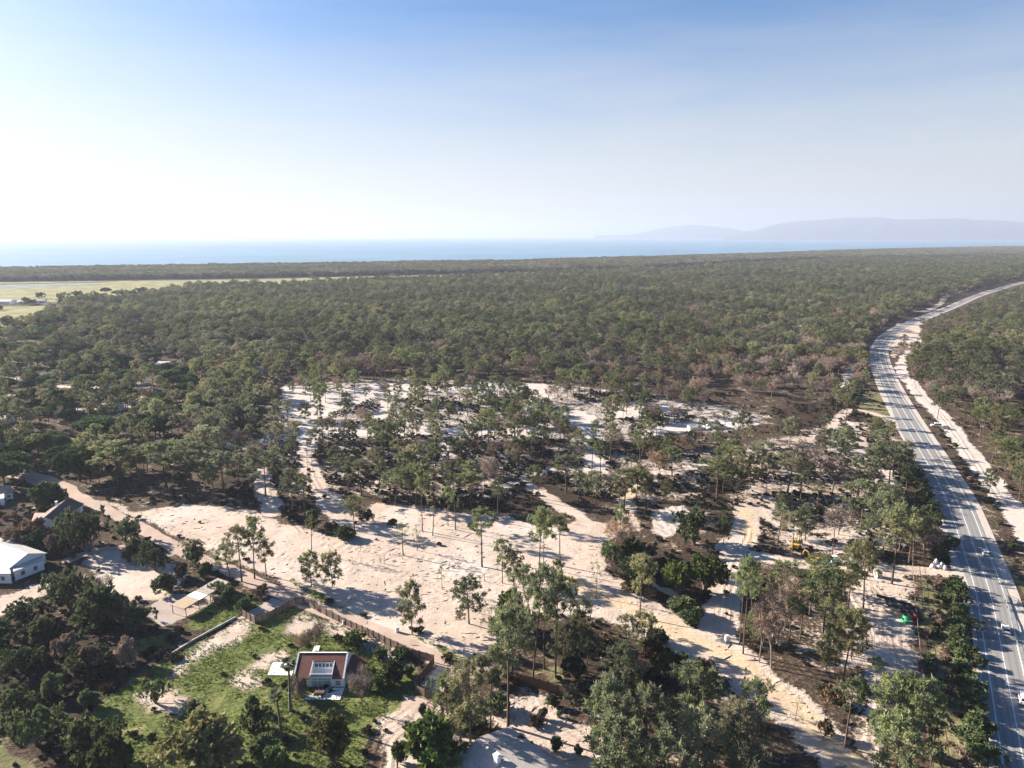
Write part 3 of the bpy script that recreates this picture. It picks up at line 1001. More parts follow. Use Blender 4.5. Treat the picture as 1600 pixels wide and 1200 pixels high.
def proto_dome(seed, H, a, thick, mat='needle_dark', zc=.62, n=330, nbl=24, under=.35, r=(.55, .95)):
    """stone pine: forked stem under a flattened dome of dense foliage"""
    g = np.random.default_rng(seed)
    tk, cr_ = MB(), MB()
    st = bent(g, H * zc * .72, .35)
    tk.tube(st, np.linspace(.028 * H, .018 * H, 6), 7)
    for i in range(6):
        an = i * 1.047 + g.uniform(-.3, .3)
        tip = np.array([math.cos(an) * a * .62, math.sin(an) * a * .62, H * zc + thick * .25])
        tk.tube([st[-1], st[-1] * .45 + tip * .55 + np.array([0, 0, -.05 * H]), tip], [.013 * H, .01 * H, .03], 5, 0, .5, False)
    u = g.random(n) ** .5 * 1.0
    an = g.uniform(0, 6.28, n)
    lob = 1 + .10 * np.sin(an * 3 + seed) + .07 * np.sin(an * 5 + 2 * seed)
    zz = H * zc + thick * np.sqrt(np.clip(1 - u ** 2, 0, 1)) * (1 + .10 * np.sin(u * 6 + an * 4))
    low = g.random(n) < under
    zz[low] = H * zc + g.uniform(-.12, .35, low.sum()) * thick
    C = np.stack([np.cos(an) * u * a * lob, np.sin(an) * u * a * lob, zz], 1)
    foliage(cr_, C, g.uniform(r[0], r[1], n), nbl, g, .55, .24, 1.0, 0, np.stack([np.cos(an) * u, np.sin(an) * u, .4 * (1 - u)], 1) * .6)
    return tk.mesh('trunk', M['bark'], True), cr_.mesh('crown', M[mat]), H


def proto_bush(seed, H, a, mat='leaf_dark', n=150, nbl=22, r=(.4, .75), lumps=5, stem='barkgrey'):
    """rounded shrub or small broadleaf tree of several overlapping lobes, leafy to near the ground"""
    g = np.random.default_rng(seed)
    tk, cr_ = MB(), MB()
    lc = np.stack([g.normal(0, .36 * a, lumps), g.normal(0, .36 * a, lumps), g.uniform(.38, .66, lumps) * H], 1)
    lr = g.uniform(.42, .62, lumps) * a
    for c in lc:
        tk.tube([(0, 0, -.1), c * np.array([.4, .4, .5]), c], [.03 * H, .022 * H, .015], 5, 0, .5, False)
    k = g.integers(0, lumps, n)
    d = nrm(g.normal(size=(n, 3)) + np.array([0, 0, .35]))
    rr = lr[k] * (.55 + .45 * g.random(n))
    C = lc[k] + d * rr[:, None] * np.array([1, 1, .85 * H / (2 * a) + .25])
    C[:, 2] = np.clip(C[:, 2], .12 * H, None)
    foliage(cr_, C, g.uniform(r[0], r[1], n), nbl, g, .35, .26, 1.0, 0, d * .6)
    return tk.mesh('trunk', M[stem], True), cr_.mesh('crown', M[mat]), H


def proto_bare(seed, H, a, mat='twig', dens=1.0):
    """leafless tree: forking limbs ending in a haze of fine twigs"""
    g = np.random.default_rng(seed)
    tk, cr_ = MB(), MB()
    st = bent(g, H * .45, .4)
    tk.tube(st, np.linspace(.016 * H + .03, .011 * H, 6), 6)
    C, O = [], []
    nl = 9
    for i in range(nl):
        an = i * 2.4 + g.uniform(-.4, .4)
        L = a * g.uniform(.6, 1.0)
        b = st[int(g.integers(2, 6))]
        tip = np.array([b[0] + math.cos(an) * L, b[1] + math.sin(an) * L, H * g.uniform(.62, .92)])
        if i == 0:
            tip = np.array([st[-1, 0], st[-1, 1], H * .93])
        mid = b * .5 + tip * .5 + np.array([0, 0, .06 * H])
        tk.tube([b, mid, tip], [.009 * H, .006 * H, .02], 4, 0, .5, False)
        for j in range(int(9 * dens)):
            t = g.uniform(.35, 1)
            p = mid + (tip - mid) * t if g.random() < .75 else b + (mid - b) * g.uniform(.5, 1)
            e = p + nrm(g.normal(size=3) + np.array([math.cos(an), math.sin(an), .7]) * .6) * g.uniform(.5, 1.1) * a * .36
            tk.tube([p, e], [.03, .012], 3, 0, .5, False)
            C += [e, p * .4 + e * .6]
            O += [nrm(e - p)] * 2
    C, O = np.array(C), np.array(O)
    foliage(cr_, C, np.full(len(C), .24 * a + .25), 10, g, .2, .045, 1.2, 0, O * .8)
    return tk.mesh('trunk', M['barkgrey'], True), cr_.mesh('crown', M[mat]), H


def proto_palm(seed, H):
    g = np.random.default_rng(seed)
    tk, cr_, sk = MB(), MB(), MB()
    st = bent(g, H * .86, .35)
    tk.tube(st, [.34, .27, .22, .20, .19, .20], 8)
    top = st[-1]
    def frond(mb, an, el, L, droop, fan):
        h = np.array([math.cos(an), math.sin(an), 0.])
        pts = [top + h * (L * t) * math.cos(el) + np.array([0, 0, L * t * math.sin(el) - droop * (t * L) ** 2]) for t in (0, .35, .6)]
        mb.tube(pts, [.05, .035, .02], 3, 0, .4, False)
        s = np.array([-math.sin(an), math.cos(an), 0.])
        for q in np.linspace(-1.25, 1.25, 15):
            d = nrm(h * math.cos(q) + s * math.sin(q) + np.array([0, 0, math.sin(el) * .6 - droop * L]))
            e = pts[-1] + d * fan * (1 - .22 * abs(q))
            n_ = nrm(np.cross(d, (0, 0, 1)) + .2 * g.normal(size=3)) * .055
            m_ = pts[-1] * .5 + e * .5
            mb.add([pts[-1], m_ + n_, e, m_ - n_], [(0, 1, 2, 3)], 0, g.random())
    for i in range(30):
        frond(cr_, i * 2.4, g.uniform(-.15, 1.25), g.uniform(.9, 1.5), g.uniform(.05, .16), 1.0)
    for i in range(26):
        frond(sk, i * 2.4, g.uniform(-1.35, -.6), g.uniform(.7, 1.2), .05, .8)
    return tk.mesh('trunk', M['barkgrey'], True), cr_.mesh('crown', M['palm']), H, sk.mesh('dead_frond_skirt', M['dry'])


PINE = [proto_pine(11 + i, H, bare, cw, nb, ncl, nbl, lean, 'needle', 1, (.55, .95), sh) for i, (H, bare, cw, nb, ncl, nbl, lean, sh) in enumerate((
    (16, .50, 6.2, 18, 7, 27, .7, .75), (17.5, .56, 5.6, 16, 7, 27, .9, .75), (15, .46, 6.6, 20, 7, 27, .5, .85), (18, .60, 5.4, 15, 7, 27, .5, .7),
    (14, .42, 5.8, 19, 6, 27, .8, .9), (16.5, .64, 5.0, 12, 7, 26, 1.0, .7)))]
YPINE = [proto_pine(31 + i, H, bare, cw, nb, ncl, nbl, lean, 'needle', 1, (.5, .85), sh) for i, (H, bare, cw, nb, ncl, nbl, lean, sh) in enumerate((
    (11, .20, 5.2, 28, 7, 26, .35, .95), (12, .25, 5.6, 28, 7, 26, .3, .85), (9, .16, 4.6, 24, 7, 26, .3, 1.0)))]
THIN = [proto_pine(41 + i, H, bare, cw, nb, 3, 13, .4, 'needle', 1, (.42, .7), .9) for i, (H, bare, cw, nb) in enumerate(((9, .35, 3.2, 10), (7, .4, 2.6, 8), (12, .45, 3.6, 10)))]
STONE = [proto_dome(51, 11, 6.2, 3.0), proto_dome(52, 10, 5.2, 2.9), proto_dome(53, 9, 4.6, 3.4, zc=.5)]
BUSH = [proto_bush(61, 5.5, 3.4), proto_bush(62, 4.5, 2.8, lumps=4), proto_bush(63, 6.5, 3.6, lumps=7), proto_bush(64, 3.0, 2.0, n=90, lumps=3)]
GREEN = [proto_bush(66, 7.5, 3.4, 'leaf_bright', 190, 22, (.45, .8), 7), proto_bush(67, 3.2, 2.0, 'leaf_bright', 90, 20, (.35, .6), 4)]
MIMOSA = [proto_bush(71, 10.5, 4.6, 'mimosa', 300, 26, (.45, .85), 10)]
BARE = [proto_bare(81, 11, 3.6), proto_bare(82, 9.5, 3.2), proto_bare(83, 12.5, 3.4), proto_bare(84, 6, 2.6)]
DRYB = [proto_bush(91, 2.6, 1.9, 'dry', 90, 18, (.35, .6), 4), proto_bush(92, 3.4, 2.2, 'twig', 100, 16, (.4, .7), 4)]
PALM = [proto_palm(95, 11.5)]
VARIANTS = {}
for nm_, lst_ in (('pine', PINE), ('ypine', YPINE), ('thin', THIN), ('stone', STONE), ('bush', BUSH), ('green', GREEN), ('mimosa', MIMOSA), ('bare', BARE), ('dryb', DRYB), ('palm', PALM)):
    VARIANTS[nm_] = lst_
NAMES = {'pine': ('pine_tree', 'pine tree'), 'ypine': ('pine_tree', 'pine tree'), 'thin': ('pine_tree', 'pine tree'), 'stone': ('stone_pine', 'stone pine'),
         'bush': ('bush', 'bush'), 'green': ('leafy_tree', 'tree'), 'mimosa': ('flowering_tree', 'tree'), 'bare': ('bare_tree', 'bare tree'), 'dryb': ('dry_bush', 'bush'), 'palm': ('palm_tree', 'palm tree')}
PROTO_OBJ = {}   # first built tree of each variant: its meshes also feed the far wood
PLACED = []      # x, y, radius of everything planted by hand


def plant(fam, var, x, y, h, label, group=None, rz=None, wide=1.0, name=None, cat=None):
    pr = VARIANTS[fam][var % len(VARIANTS[fam])]
    nm, ct = NAMES[fam]
    nm, ct = name or nm, cat or ct
    s = h / pr[2]
    o = thing(nm, label, ct, (x, y, gz1(x, y) - .12), rng.uniform(0, 6.28) if rz is None else rz, group)
    o.scale = (s * wide, s * wide, s)
    o.rotation_euler[0], o.rotation_euler[1] = rng.normal(0, .035, 2)
    t = obj('trunk', pr[0], o)
    c = obj('crown', pr[1], o)
    if len(pr) > 3:
        obj('dead_frond_skirt', pr[3], o)
    PROTO_OBJ.setdefault((fam, var % len(VARIANTS[fam])), (t, c))
    return o


def by_px(fam, var, bx, by, ty, label, group=None, wpx=None, **k):
    """tree whose foot is at (bx, by) of the survey picture and whose top reaches row ty"""
    g = G(bx, by)
    Z = g.y * CP + CAMH * SP
    v = (ty - CY) / FPX
    # height at which the ray through row ty passes the vertical line over the foot
    h = CAMH - g.y * (CP * v + SP) / (CP - v * SP)
    pr = VARIANTS[fam][var % len(VARIANTS[fam])]
    wide = 1.0
    if wpx:
        me = pr[1]
        w0 = me.get('w0')
        if w0 is None:
            co = np.empty(len(me.vertices) * 3, np.float32)
            me.vertices.foreach_get('co', co)
            co = co.reshape(-1, 3)
            w0 = float(np.percentile(co[:, 0], 98) - np.percentile(co[:, 0], 2))
            me['w0'] = w0
        wide = (wpx * Z / FPX) / (w0 * h / pr[2])
        wide = min(1.6, max(.55, wide * .93))
    PLACED.append((g.x, g.y, 3.0))
    return plant(fam, var, g.x, g.y, h, label, group, wide=wide, **k)


#@@PLANT
VARIANTS['heath'] = [proto_bush(93, 1.5, 1.5, 'heath', 70, 18, (.3, .5), 4), proto_bush(94, 1.2, 1.1, 'heath', 50, 18, (.28, .45), 3)]
NAMES['heath'] = ('heather_shrub', 'shrub')

# trees told apart in the picture: family, variant, foot px, foot row, top row, crown width px, label
NOTABLE = [
    ('ypine', 0, 644, 992, 913, 42, 'lone full-crowned pine on bare sand just above the fenced dirt road'),
    ('ypine', 1, 733, 975, 905, 46, 'lone round-topped pine in the middle of the bare sand'),
    ('thin', 1, 691, 920, 881, 15, 'very small thin pine alone on the bare sand'),
    ('pine', 3, 753, 885, 795, 40, 'tall slender pine with long bare stem on the sand field'),
    ('thin', 2, 630, 868, 818, 26, 'small pine on the sand, left one of a pair in a tree shadow'),
    ('thin', 0, 652, 860, 824, 20, 'wispy little pine right of a small pine in a shadow on the sand'),
    ('thin', 2, 676, 837, 757, 20, 'thin pine at the upper rim of the sand field'),
    ('pine', 0, 554, 830, 777, 36, 'leaning bushy pine on the sand beside two low dark shrubs'),
    ('pine', 2, 460, 800, 735, 30, 'left of two tall pines standing on a dark patch in the sand'),
    ('pine', 3, 477, 808, 740, 30, 'right of two tall pines standing on a dark patch in the sand'),
    ('thin', 2, 487, 865, 808, 20, 'pale wispy pine by itself at the left of the sand field'),
    ('ypine', 0, 487, 917, 865, 34, 'open-crowned small pine on the sand above the dirt road bend'),
    ('ypine', 2, 520, 918, 866, 30, 'small pale pine right of an open-crowned pine on the sand'),
    ('pine', 0, 378, 910, 825, 44, 'leftmost tall pine of the cluster beside the dirt road'),
    ('pine', 1, 398, 905, 808, 40, 'tallest pine in the cluster beside the dirt road'),
    ('pine', 4, 416, 900, 842, 34, 'short pine at the right end of the cluster beside the dirt road'),
    ('pine', 4, 360, 905, 850, 34, 'spreading low pine at the left of the roadside cluster'),
    ('pine', 0, 842, 895, 795, 40, 'tall green pine, left of two close stems on the sand field edge'),
    ('pine', 1, 849, 888, 800, 26, 'slim pine leaning on its taller neighbour at the sand edge'),
    ('pine', 3, 875, 884, 803, 34, 'dark pine with bare stem right of two close pines on the sand'),
    ('pine', 4, 785, 910, 842, 28, 'pine on the sand in front of the tall slender pine'),
    ('ypine', 1, 803, 914, 860, 30, 'bushy pine at the right border of the sand field'),
    ('thin', 2, 712, 828, 768, 24, 'thin pine left of the tall slender pine at the thicket rim'),
    ('pine', 5, 700, 822, 765, 22, 'narrow pine at the thicket rim above the sand field'),
    ('pine', 1, 778, 815, 745, 26, 'pine with a small round head at the thicket rim'),
    ('pine', 5, 970, 880, 790, 22, 'pine with a bare pole stem beside a big leafless crown'),
    ('bare', 0, 966, 872, 800, 42, 'large brown leafless round tree beside the pale sand patch'),
    ('pine', 4, 1000, 965, 868, 40, 'crooked leaning pine with dark stem across the sand track'),
    ('thin', 2, 931, 933, 883, 20, 'small pine on the strip between two sandy tracks'),
    ('pine', 5, 907, 1005, 936, 30, 'slim pine on the heath below the ochre road'),
    ('pine', 5, 980, 1048, 964, 34, 'thin pine with a dark clear stem above the foreground stand'),
    ('bush', 2, 1085, 850, 792, 62, 'large very dark bushy tree right of the striped sand patch'),
    ('ypine', 1, 1130, 850, 800, 22, 'narrow upright pine against the large dark bushy tree'),
    ('green', 0, 1062, 930, 868, 38, 'olive leafy tree at the corner of the track junction'),
    ('green', 0, 1100, 925, 858, 48, 'broad olive leafy tree beside the sandy lane'),
    ('pine', 1, 1161, 1022, 872, 44, 'very tall pine at the bend of the ochre road, with several bare stems'),
    ('pine', 5, 1156, 1006, 880, 30, 'second tall stem close behind the pine at the ochre road bend'),
    ('bare', 2, 1205, 1045, 925, 48, 'tall brown leafless tree in the wood beside the ochre road'),
    ('bare', 0, 1186, 1035, 940, 40, 'brown half-bare tree next to the tallest pine by the ochre road'),
    ('pine', 3, 1232, 1010, 935, 30, 'slim pine in the brown wood right of the ochre road'),
    ('pine', 4, 1283, 1016, 890, 54, 'wide flat-topped pine in front of the digger'),
    ('pine', 0, 1280, 930, 868, 60, 'spreading low pine below the yellow digger'),
    ('pine', 2, 1316, 1066, 958, 52, 'dark pine beside the looping wheel tracks'),
    ('ypine', 0, 1290, 1050, 978, 34, 'young pine under the dark pine by the wheel tracks'),
    ('pine', 2, 1349, 951, 848, 46, 'tall pine with clear stem standing among the curved wheel tracks'),
    ('pine', 0, 1393, 913, 792, 60, 'tall wide pine above the white site cabin'),
    ('ypine', 1, 1318, 928, 895, 40, 'low bushy pine left of the white site cabin'),
    ('pine', 0, 1378, 872, 770, 54, 'large pine with leaning stems near the highway hedge'),
    ('pine', 2, 1310, 735, 672, 44, 'yellow-green round pine in the clearing left of the highway'),
    ('pine', 4, 1388, 765, 692, 50, 'wide pine over the white sand patch near the highway'),
    ('pine', 4, 1372, 690, 652, 44, 'flat pine at the track mouth beside the highway lay-by'),
    ('ypine', 2, 1258, 846, 793, 30, 'dense dark green pine just above the yellow digger'),
    ('ypine', 1, 1222, 806, 772, 22, 'small round pine left of the smoke above the digger'),
    ('bare', 3, 1310, 835, 790, 46, 'low brown leafless tree behind the utility pole'),
    ('bare', 1, 1250, 770, 690, 60, 'broad brown leafless tree on the burnt slope'),
    ('bare', 0, 1300, 770, 715, 44, 'brown leafless tree in the clearing below the yellow-green pine'),
    ('pine', 3, 1320, 1168, 1058, 46, 'leaning pine with bare pale stem beside the ochre road end'),
    ('ypine', 0, 1385, 1172, 1058, 62, 'dense pine in front of the long wire fence'),
    ('ypine', 1, 1422, 1195, 1062, 70, 'big pine at the wire fence near the lower right'),
    ('ypine', 0, 1400, 1230, 1120, 76, 'bushy green pine cut by the bottom edge beside the wire fence'),
    ('pine', 1, 1453, 1205, 1105, 40, 'slim pine with pale bare stem beside the highway hedge'),
    ('pine', 5, 1368, 1088, 1030, 28, 'thin pine in front of the black pipes'),
    ('thin', 0, 1243, 1122, 1088, 18, 'tiny dry pine at the edge of the ochre road'),
    ('ypine', 1, 735, 1160, 1038, 62, 'large light green pine over the wooden pergolas'),
    ('ypine', 2, 700, 1140, 1055, 44, 'light green pine behind the first pergola'),
    ('pine', 1, 766, 1150, 1015, 42, 'tall pine right of the pergolas with a dark stem'),
    ('pine', 3, 794, 1136, 955, 66, 'tallest dark pine with long bare stem above the sandy yard'),
    ('ypine', 1, 800, 1050, 940, 64, 'dark round pine at the right end of the sand field'),
    ('pine', 0, 832, 1062, 885, 44, 'tall dark pine behind the lower wooden fence'),
    ('pine', 1, 868, 1058, 905, 50, 'tall pine with thin crown behind the lower wooden fence'),
    ('pine', 5, 850, 1045, 925, 36, 'slim pine between two tall pines behind the lower fence'),
    ('pine', 2, 815, 1005, 890, 40, 'pine with yellowish crown over the sand border'),
    ('green', 0, 795, 985, 912, 40, 'yellow-green leafy tree at the right of the bare sand'),
    ('ypine', 0, 905, 1035, 958, 40, 'dark bushy pine on the heath behind the lower fence'),
    ('green', 1, 658, 1185, 1116, 72, 'dense rounded green tree beside the pergola walk'),
    ('green', 1, 672, 1208, 1160, 50, 'small rounded green tree in front of the pergola walk'),
    ('ypine', 0, 945, 1200, 1065, 62, 'full green pine at the left of the foreground stand'),
    ('ypine', 1, 970, 1130, 1010, 52, 'bright green pine at the back of the foreground stand'),
    ('ypine', 1, 1072, 1160, 1046, 76, 'largest light green pine in the foreground stand'),
    ('ypine', 0, 1010, 1225, 1085, 84, 'wide bright pine in the middle of the foreground stand'),
    ('ypine', 2, 1090, 1235, 1115, 66, 'dark green pine low in the foreground stand'),
    ('ypine', 0, 1172, 1180, 1066, 54, 'dark pine at the right of the foreground stand'),
    ('ypine', 1, 1152, 1225, 1100, 60, 'shaded pine in front of the dark pine of the foreground stand'),
    ('ypine', 2, 960, 1245, 1120, 74, 'pine touching the bottom edge left of the foreground stand'),
    ('ypine', 1, 1040, 1275, 1150, 76, 'pine crown rising from below the middle of the bottom edge'),
    ('ypine', 0, 1160, 1270, 1170, 70, 'pine crown rising from below the bottom edge near the ochre road'),
    ('thin', 0, 1165, 1105, 1064, 26, 'small pine beside the ochre road above the foreground stand'),
    ('mimosa', 0, 322, 1240, 1108, 118, 'big yellow-green flowering tree at the bottom edge'),
    ('mimosa', 0, 521, 1195, 1105, 58, 'olive-yellow tree in front of the white house'),
    ('palm', 0, 454, 1112, 1024, None, 'tall palm with a brown skirt in front of the white house corner'),
    ('palm', 0, 441, 1155, 1074, None, 'shorter palm nearer the camera than the tall palm'),
    ('palm', 0, 492, 1150, 1103, None, 'small palm in the grass below the white terrace'),
    ('bush', 3, 459, 1093, 1056, 16, 'small round tree by the left end of the white terrace'),
    ('bare', 3, 470, 1098, 1058, 12, 'bare little tree in front of the white house wall'),
    ('bare', 1, 566, 1108, 1042, 36, 'bare pale tree at the right gable of the white house'),
    ('bare', 3, 493, 1012, 975, 26, 'grey leafless shrub tree behind the red roof'),
    ('bare', 3, 472, 1018, 988, 24, 'second leafless shrub tree behind the red roof, to the left'),
    ('bush', 2, 243, 1098, 1056, 36, 'small dark pine-like tree on the sandy lawn left of the house'),
    ('mimosa', 0, 12, 690, 668, 34, 'bright yellow bush at the left edge among stone pines'),
    ('stone', 0, 62, 716, 674, 62, 'wide umbrella-shaped stone pine over a sunny green patch'),
    ('stone', 1, 92, 716, 680, 34, 'small umbrella pine right of the wide one on the green patch'),
    ('stone', 2, 125, 752, 696, 62, 'dense dark stone pine where the dirt road begins'),
    ('stone', 1, 160, 740, 694, 58, 'stone pine in front of the wood at the top of the dirt road'),
    ('stone', 0, 153, 690, 651, 60, 'rounded stone pine among the villas in the wood'),
    ('stone', 1, 322, 655, 616, 50, 'green umbrella pine standing out of the grey-green wood'),
    ('stone', 0, 375, 668, 626, 66, 'dark spreading stone pine left of the white sand clearing'),
    ('stone', 1, 22, 722, 692, 62, 'flat stone pine at the left edge above the dirt road'),
    ('stone', 2, 18, 742, 706, 60, 'stone pine at the left edge in front of the flat one'),
    ('stone', 1, 8, 762, 722, 60, 'lowest stone pine at the left edge by the road start'),
]
for fam, var, bx, by, ty, wpx, lab in NOTABLE:
    by_px(fam, var, bx, by, ty, lab, wpx=wpx)

# more plants placed from the picture; their labels come from where they stand
PENDING = []   # fam, var, x, y, h, wide


def pend_px(fam, var, bx, by, ty, wpx):
    g = G(bx, by)
    v = (ty - CY) / FPX
    h = CAMH - g.y * (CP * v + SP) / (CP - v * SP)
    PLACED.append((g.x, g.y, 2.5))
    pr = VARIANTS[fam][var % len(VARIANTS[fam])]
    w0 = {'bush': 1.30, 'green': .95, 'dryb': 1.45, 'heath': 1.9, 'bare': .7, 'stone': 1.1, 'pine': .4, 'ypine': .48, 'thin': .36}[fam] * h
    Z = g.y * CP + CAMH * SP
    PENDING.append([fam, var, g.x, g.y, h, min(1.9, max(.6, wpx * Z / FPX / w0))])


for fam, var, bx, by, ty, w in [
    ('bush', 0, 195, 845, 805, 46), ('bush', 1, 212, 872, 834, 46), ('bush', 2, 244, 892, 846, 50), ('bush', 2, 140, 862, 795, 62), ('bush', 0, 108, 852, 792, 48),
    ('bush', 1, 62, 795, 752, 56), ('bush', 0, 88, 792, 758, 36), ('dryb', 1, 30, 850, 808, 70), ('dryb', 1, 75, 855, 822, 44), ('bush', 1, 50, 862, 830, 60), ('dryb', 1, 95, 862, 826, 30),
    ('bush', 0, 300, 885, 845, 28), ('bush', 1, 268, 928, 894, 46), ('dryb', 0, 285, 905, 880, 26), ('bush', 2, 112, 955, 884, 62), ('bush', 2, 100, 935, 880, 50), ('bush', 0, 160, 975, 905, 70),
    ('bush', 2, 190, 972, 915, 60), ('bush', 0, 212, 985, 950, 40), ('bush', 2, 45, 985, 938, 80), ('bush', 0, 8, 1025, 970, 70), ('bush', 1, 62, 1010, 970, 60), ('dryb', 1, 95, 1025, 985, 44),
    ('dryb', 0, 80, 1000, 985, 24), ('dryb', 1, 160, 1040, 998, 50), ('dryb', 1, 195, 1045, 1000, 40), ('bush', 1, 78, 1088, 1046, 36), ('bush', 3, 130, 1108, 1080, 34), ('bush', 0, 125, 1050, 1010, 50),
    ('bush', 2, 58, 1165, 1092, 74), ('bush', 0, 122, 1180, 1112, 70), ('bush', 2, 165, 1195, 1125, 56), ('bush', 1, 188, 1222, 1145, 50), ('bush', 0, 15, 1118, 1070, 60), ('bush', 2, 35, 1050, 1005, 60),
    ('bush', 3, 300, 1130, 1095, 30), ('bush', 0, 392, 1145, 1100, 40), ('bush', 1, 405, 1200, 1150, 60), ('bush', 3, 375, 1185, 1150, 44), ('green', 1, 430, 1215, 1160, 50), ('bush', 3, 395, 1110, 1085, 24),
    ('bush', 3, 840, 1130, 1118, 10), ('bush', 3, 852, 1125, 1106, 9), ('bush', 3, 875, 1122, 1110, 10), ('bush', 3, 868, 1180, 1152, 24), ('bush', 3, 900, 1178, 1160, 12), ('dryb', 0, 930, 1172, 1156, 26), ('dryb', 0, 838, 1132, 1118, 30),
    ('bush', 1, 905, 1065, 1020, 46), ('bush', 0, 900, 1095, 1080, 40), ('bush', 3, 860, 1100, 1082, 24), ('bush', 0, 1058, 1055, 1010, 50), ('dryb', 0, 1020, 1030, 1000, 40), ('dryb', 0, 1100, 1060, 1030, 50), ('bush', 1, 1030, 1010, 985, 40),
    ('dryb', 0, 945, 1010, 990, 40), ('dryb', 1, 1000, 1050, 1025, 36), ('bush', 3, 1075, 965, 938, 50), ('bush', 3, 1090, 975, 950, 40), ('dryb', 0, 990, 925, 905, 50), ('dryb', 0, 1015, 935, 918, 34), ('bush', 0, 985, 905, 868, 60), ('bush', 1, 1020, 900, 870, 50),
    ('bush', 0, 960, 880, 845, 40), ('dryb', 1, 1010, 870, 840, 30), ('green', 1, 985, 870, 836, 40), ('bush', 3, 535, 838, 820, 42), ('heath', 0, 518, 836, 818, 20), ('heath', 0, 577, 815, 800, 18), ('heath', 1, 612, 820, 812, 22), ('bush', 3, 495, 825, 795, 26),
    ('heath', 0, 450, 810, 795, 36), ('bush', 3, 735, 825, 815, 14), ('dryb', 0, 800, 1065, 1048, 30), ('bush', 3, 780, 1065, 1040, 30), ('dryb', 0, 700, 1035, 1022, 26), ('heath', 0, 655, 990, 983, 20),
    ('bush', 0, 350, 930, 905, 30), ('bush', 3, 365, 940, 915, 26), ('dryb', 1, 400, 935, 912, 30), ('bush', 3, 325, 905, 880, 26), ('bush', 0, 385, 950, 930, 22), ('dryb', 1, 345, 945, 928, 18),
    ('dryb', 0, 700, 1085, 1068, 14), ('bush', 3, 665, 1115, 1098, 16), ('bush', 3, 620, 1200, 1160, 20), ('green', 1, 600, 1075, 1052, 40), ('bush', 3, 612, 1060, 1030, 40), ('green', 1, 545, 1010, 990, 46), ('bush', 3, 590, 1035, 1015, 30),
    ('bush', 3, 640, 1060, 1042, 24), ('green', 1, 625, 1030, 1015, 30), ('bush', 3, 690, 1140, 1120, 22), ('dryb', 0, 760, 1160, 1140, 26), ('bush', 3, 805, 1168, 1150, 40), ('bush', 3, 745, 1130, 1100, 60), ('bush', 1, 785, 1115, 1085, 50),
    ('bush', 0, 62, 467, 455, 14), ('bush', 2, 95, 468, 457, 11), ('bush', 0, 124, 467, 452, 16), ('stone', 1, 166, 462, 449, 16), ('bush', 2, 205, 466, 450, 26), ('bush', 0, 222, 462, 447, 24), ('bush', 1, 44, 474, 463, 18), ('bush', 2, 12, 510, 496, 18), ('bush', 0, 50, 476, 466, 20), ('bush', 1, 3, 484, 476, 12), ('bush', 0, 300, 450, 441, 16), ('stone', 2, 330, 449, 441, 14), ('bush', 2, 372, 447, 440, 16), ('bush', 1, 410, 446, 439, 14), ('bush', 0, 262, 456, 446, 20), ('bush', 2, 455, 444, 438, 16), ('bush', 1, 500, 442, 436, 14), ('bush', 0, 242, 459, 449, 18), ('stone', 0, 186, 466, 453, 18),
    ('bare', 3, 150, 945, 905, 34), ('ypine', 0, 305, 882, 845, 24), ('ypine', 2, 1150, 1190, 1150, 40), ('bush', 0, 1345, 1085, 1060, 30), ('dryb', 0, 1300, 1100, 1075, 40), ('dryb', 0, 1290, 1150, 1125, 30), ('bush', 3, 1350, 870, 845, 40), ('dryb', 0, 1262, 872, 862, 16),
    ('pine', 2, 415, 775, 715, 36), ('pine', 0, 395, 770, 700, 34), ('pine', 4, 350, 770, 705, 44), ('pine', 2, 300, 765, 690, 44), ('pine', 0, 260, 762, 690, 50), ('pine', 4, 220, 760, 700, 50), ('pine', 2, 185, 755, 690, 50), ('pine', 0, 330, 735, 665, 40),
    ('pine', 0, 545, 765, 715, 40), ('pine', 2, 565, 775, 722, 36), ('pine', 4, 640, 770, 722, 36), ('pine', 0, 618, 790, 735, 40), ('pine', 2, 650, 790, 728, 36), ('pine', 0, 735, 790, 738, 36), ('pine', 3, 660, 830, 735, 24), ('pine', 2, 710, 780, 740, 30),
    ('pine', 1, 905, 740, 690, 28), ('pine', 0, 885, 770, 712, 34), ('pine', 3, 985, 745, 710, 24), ('pine', 2, 975, 800, 735, 40), ('pine', 0, 1050, 745, 700, 30), ('pine', 2, 1145, 760, 698, 34), ('pine', 0, 1120, 780, 715, 40), ('ypine', 1, 1150, 770, 735, 26),
    ('pine', 2, 1190, 735, 690, 40), ('pine', 0, 1230, 770, 705, 44), ('pine', 4, 1340, 780, 735, 50), ('pine', 2, 1345, 830, 755, 46), ('pine', 0, 1375, 830, 765, 40), ('pine', 3, 1215, 850, 790, 30), ('pine', 2, 1395, 745, 700, 40), ('pine', 0, 1410, 740, 705, 40),
    ('pine', 1, 1175, 990, 885, 34), ('pine', 5, 1195, 985, 900, 30), ('bare', 0, 1225, 985, 905, 40), ('pine', 5, 1250, 1000, 925, 30), ('pine', 4, 1265, 960, 895, 40), ('pine', 0, 1230, 940, 880, 40), ('bare', 2, 1215, 1010, 920, 40), ('pine', 2, 1330, 1030, 960, 30),
    ('pine', 1, 1302, 1040, 950, 34), ('pine', 3, 1345, 905, 845, 30), ('pine', 2, 1420, 880, 800, 40), ('pine', 4, 1405, 860, 800, 40), ('pine', 1, 1325, 960, 880, 30),
    ('pine', 5, 890, 990, 905, 24), ('pine', 5, 868, 965, 880, 26), ('thin', 2, 920, 985, 925, 24), ('ypine', 0, 880, 1040, 975, 40), ('pine', 1, 915, 1070, 985, 36), ('ypine', 2, 1005, 1015, 960, 30), ('pine', 5, 862, 1010, 900, 30),
]:
    pend_px(fam, var, bx, by, ty, w)

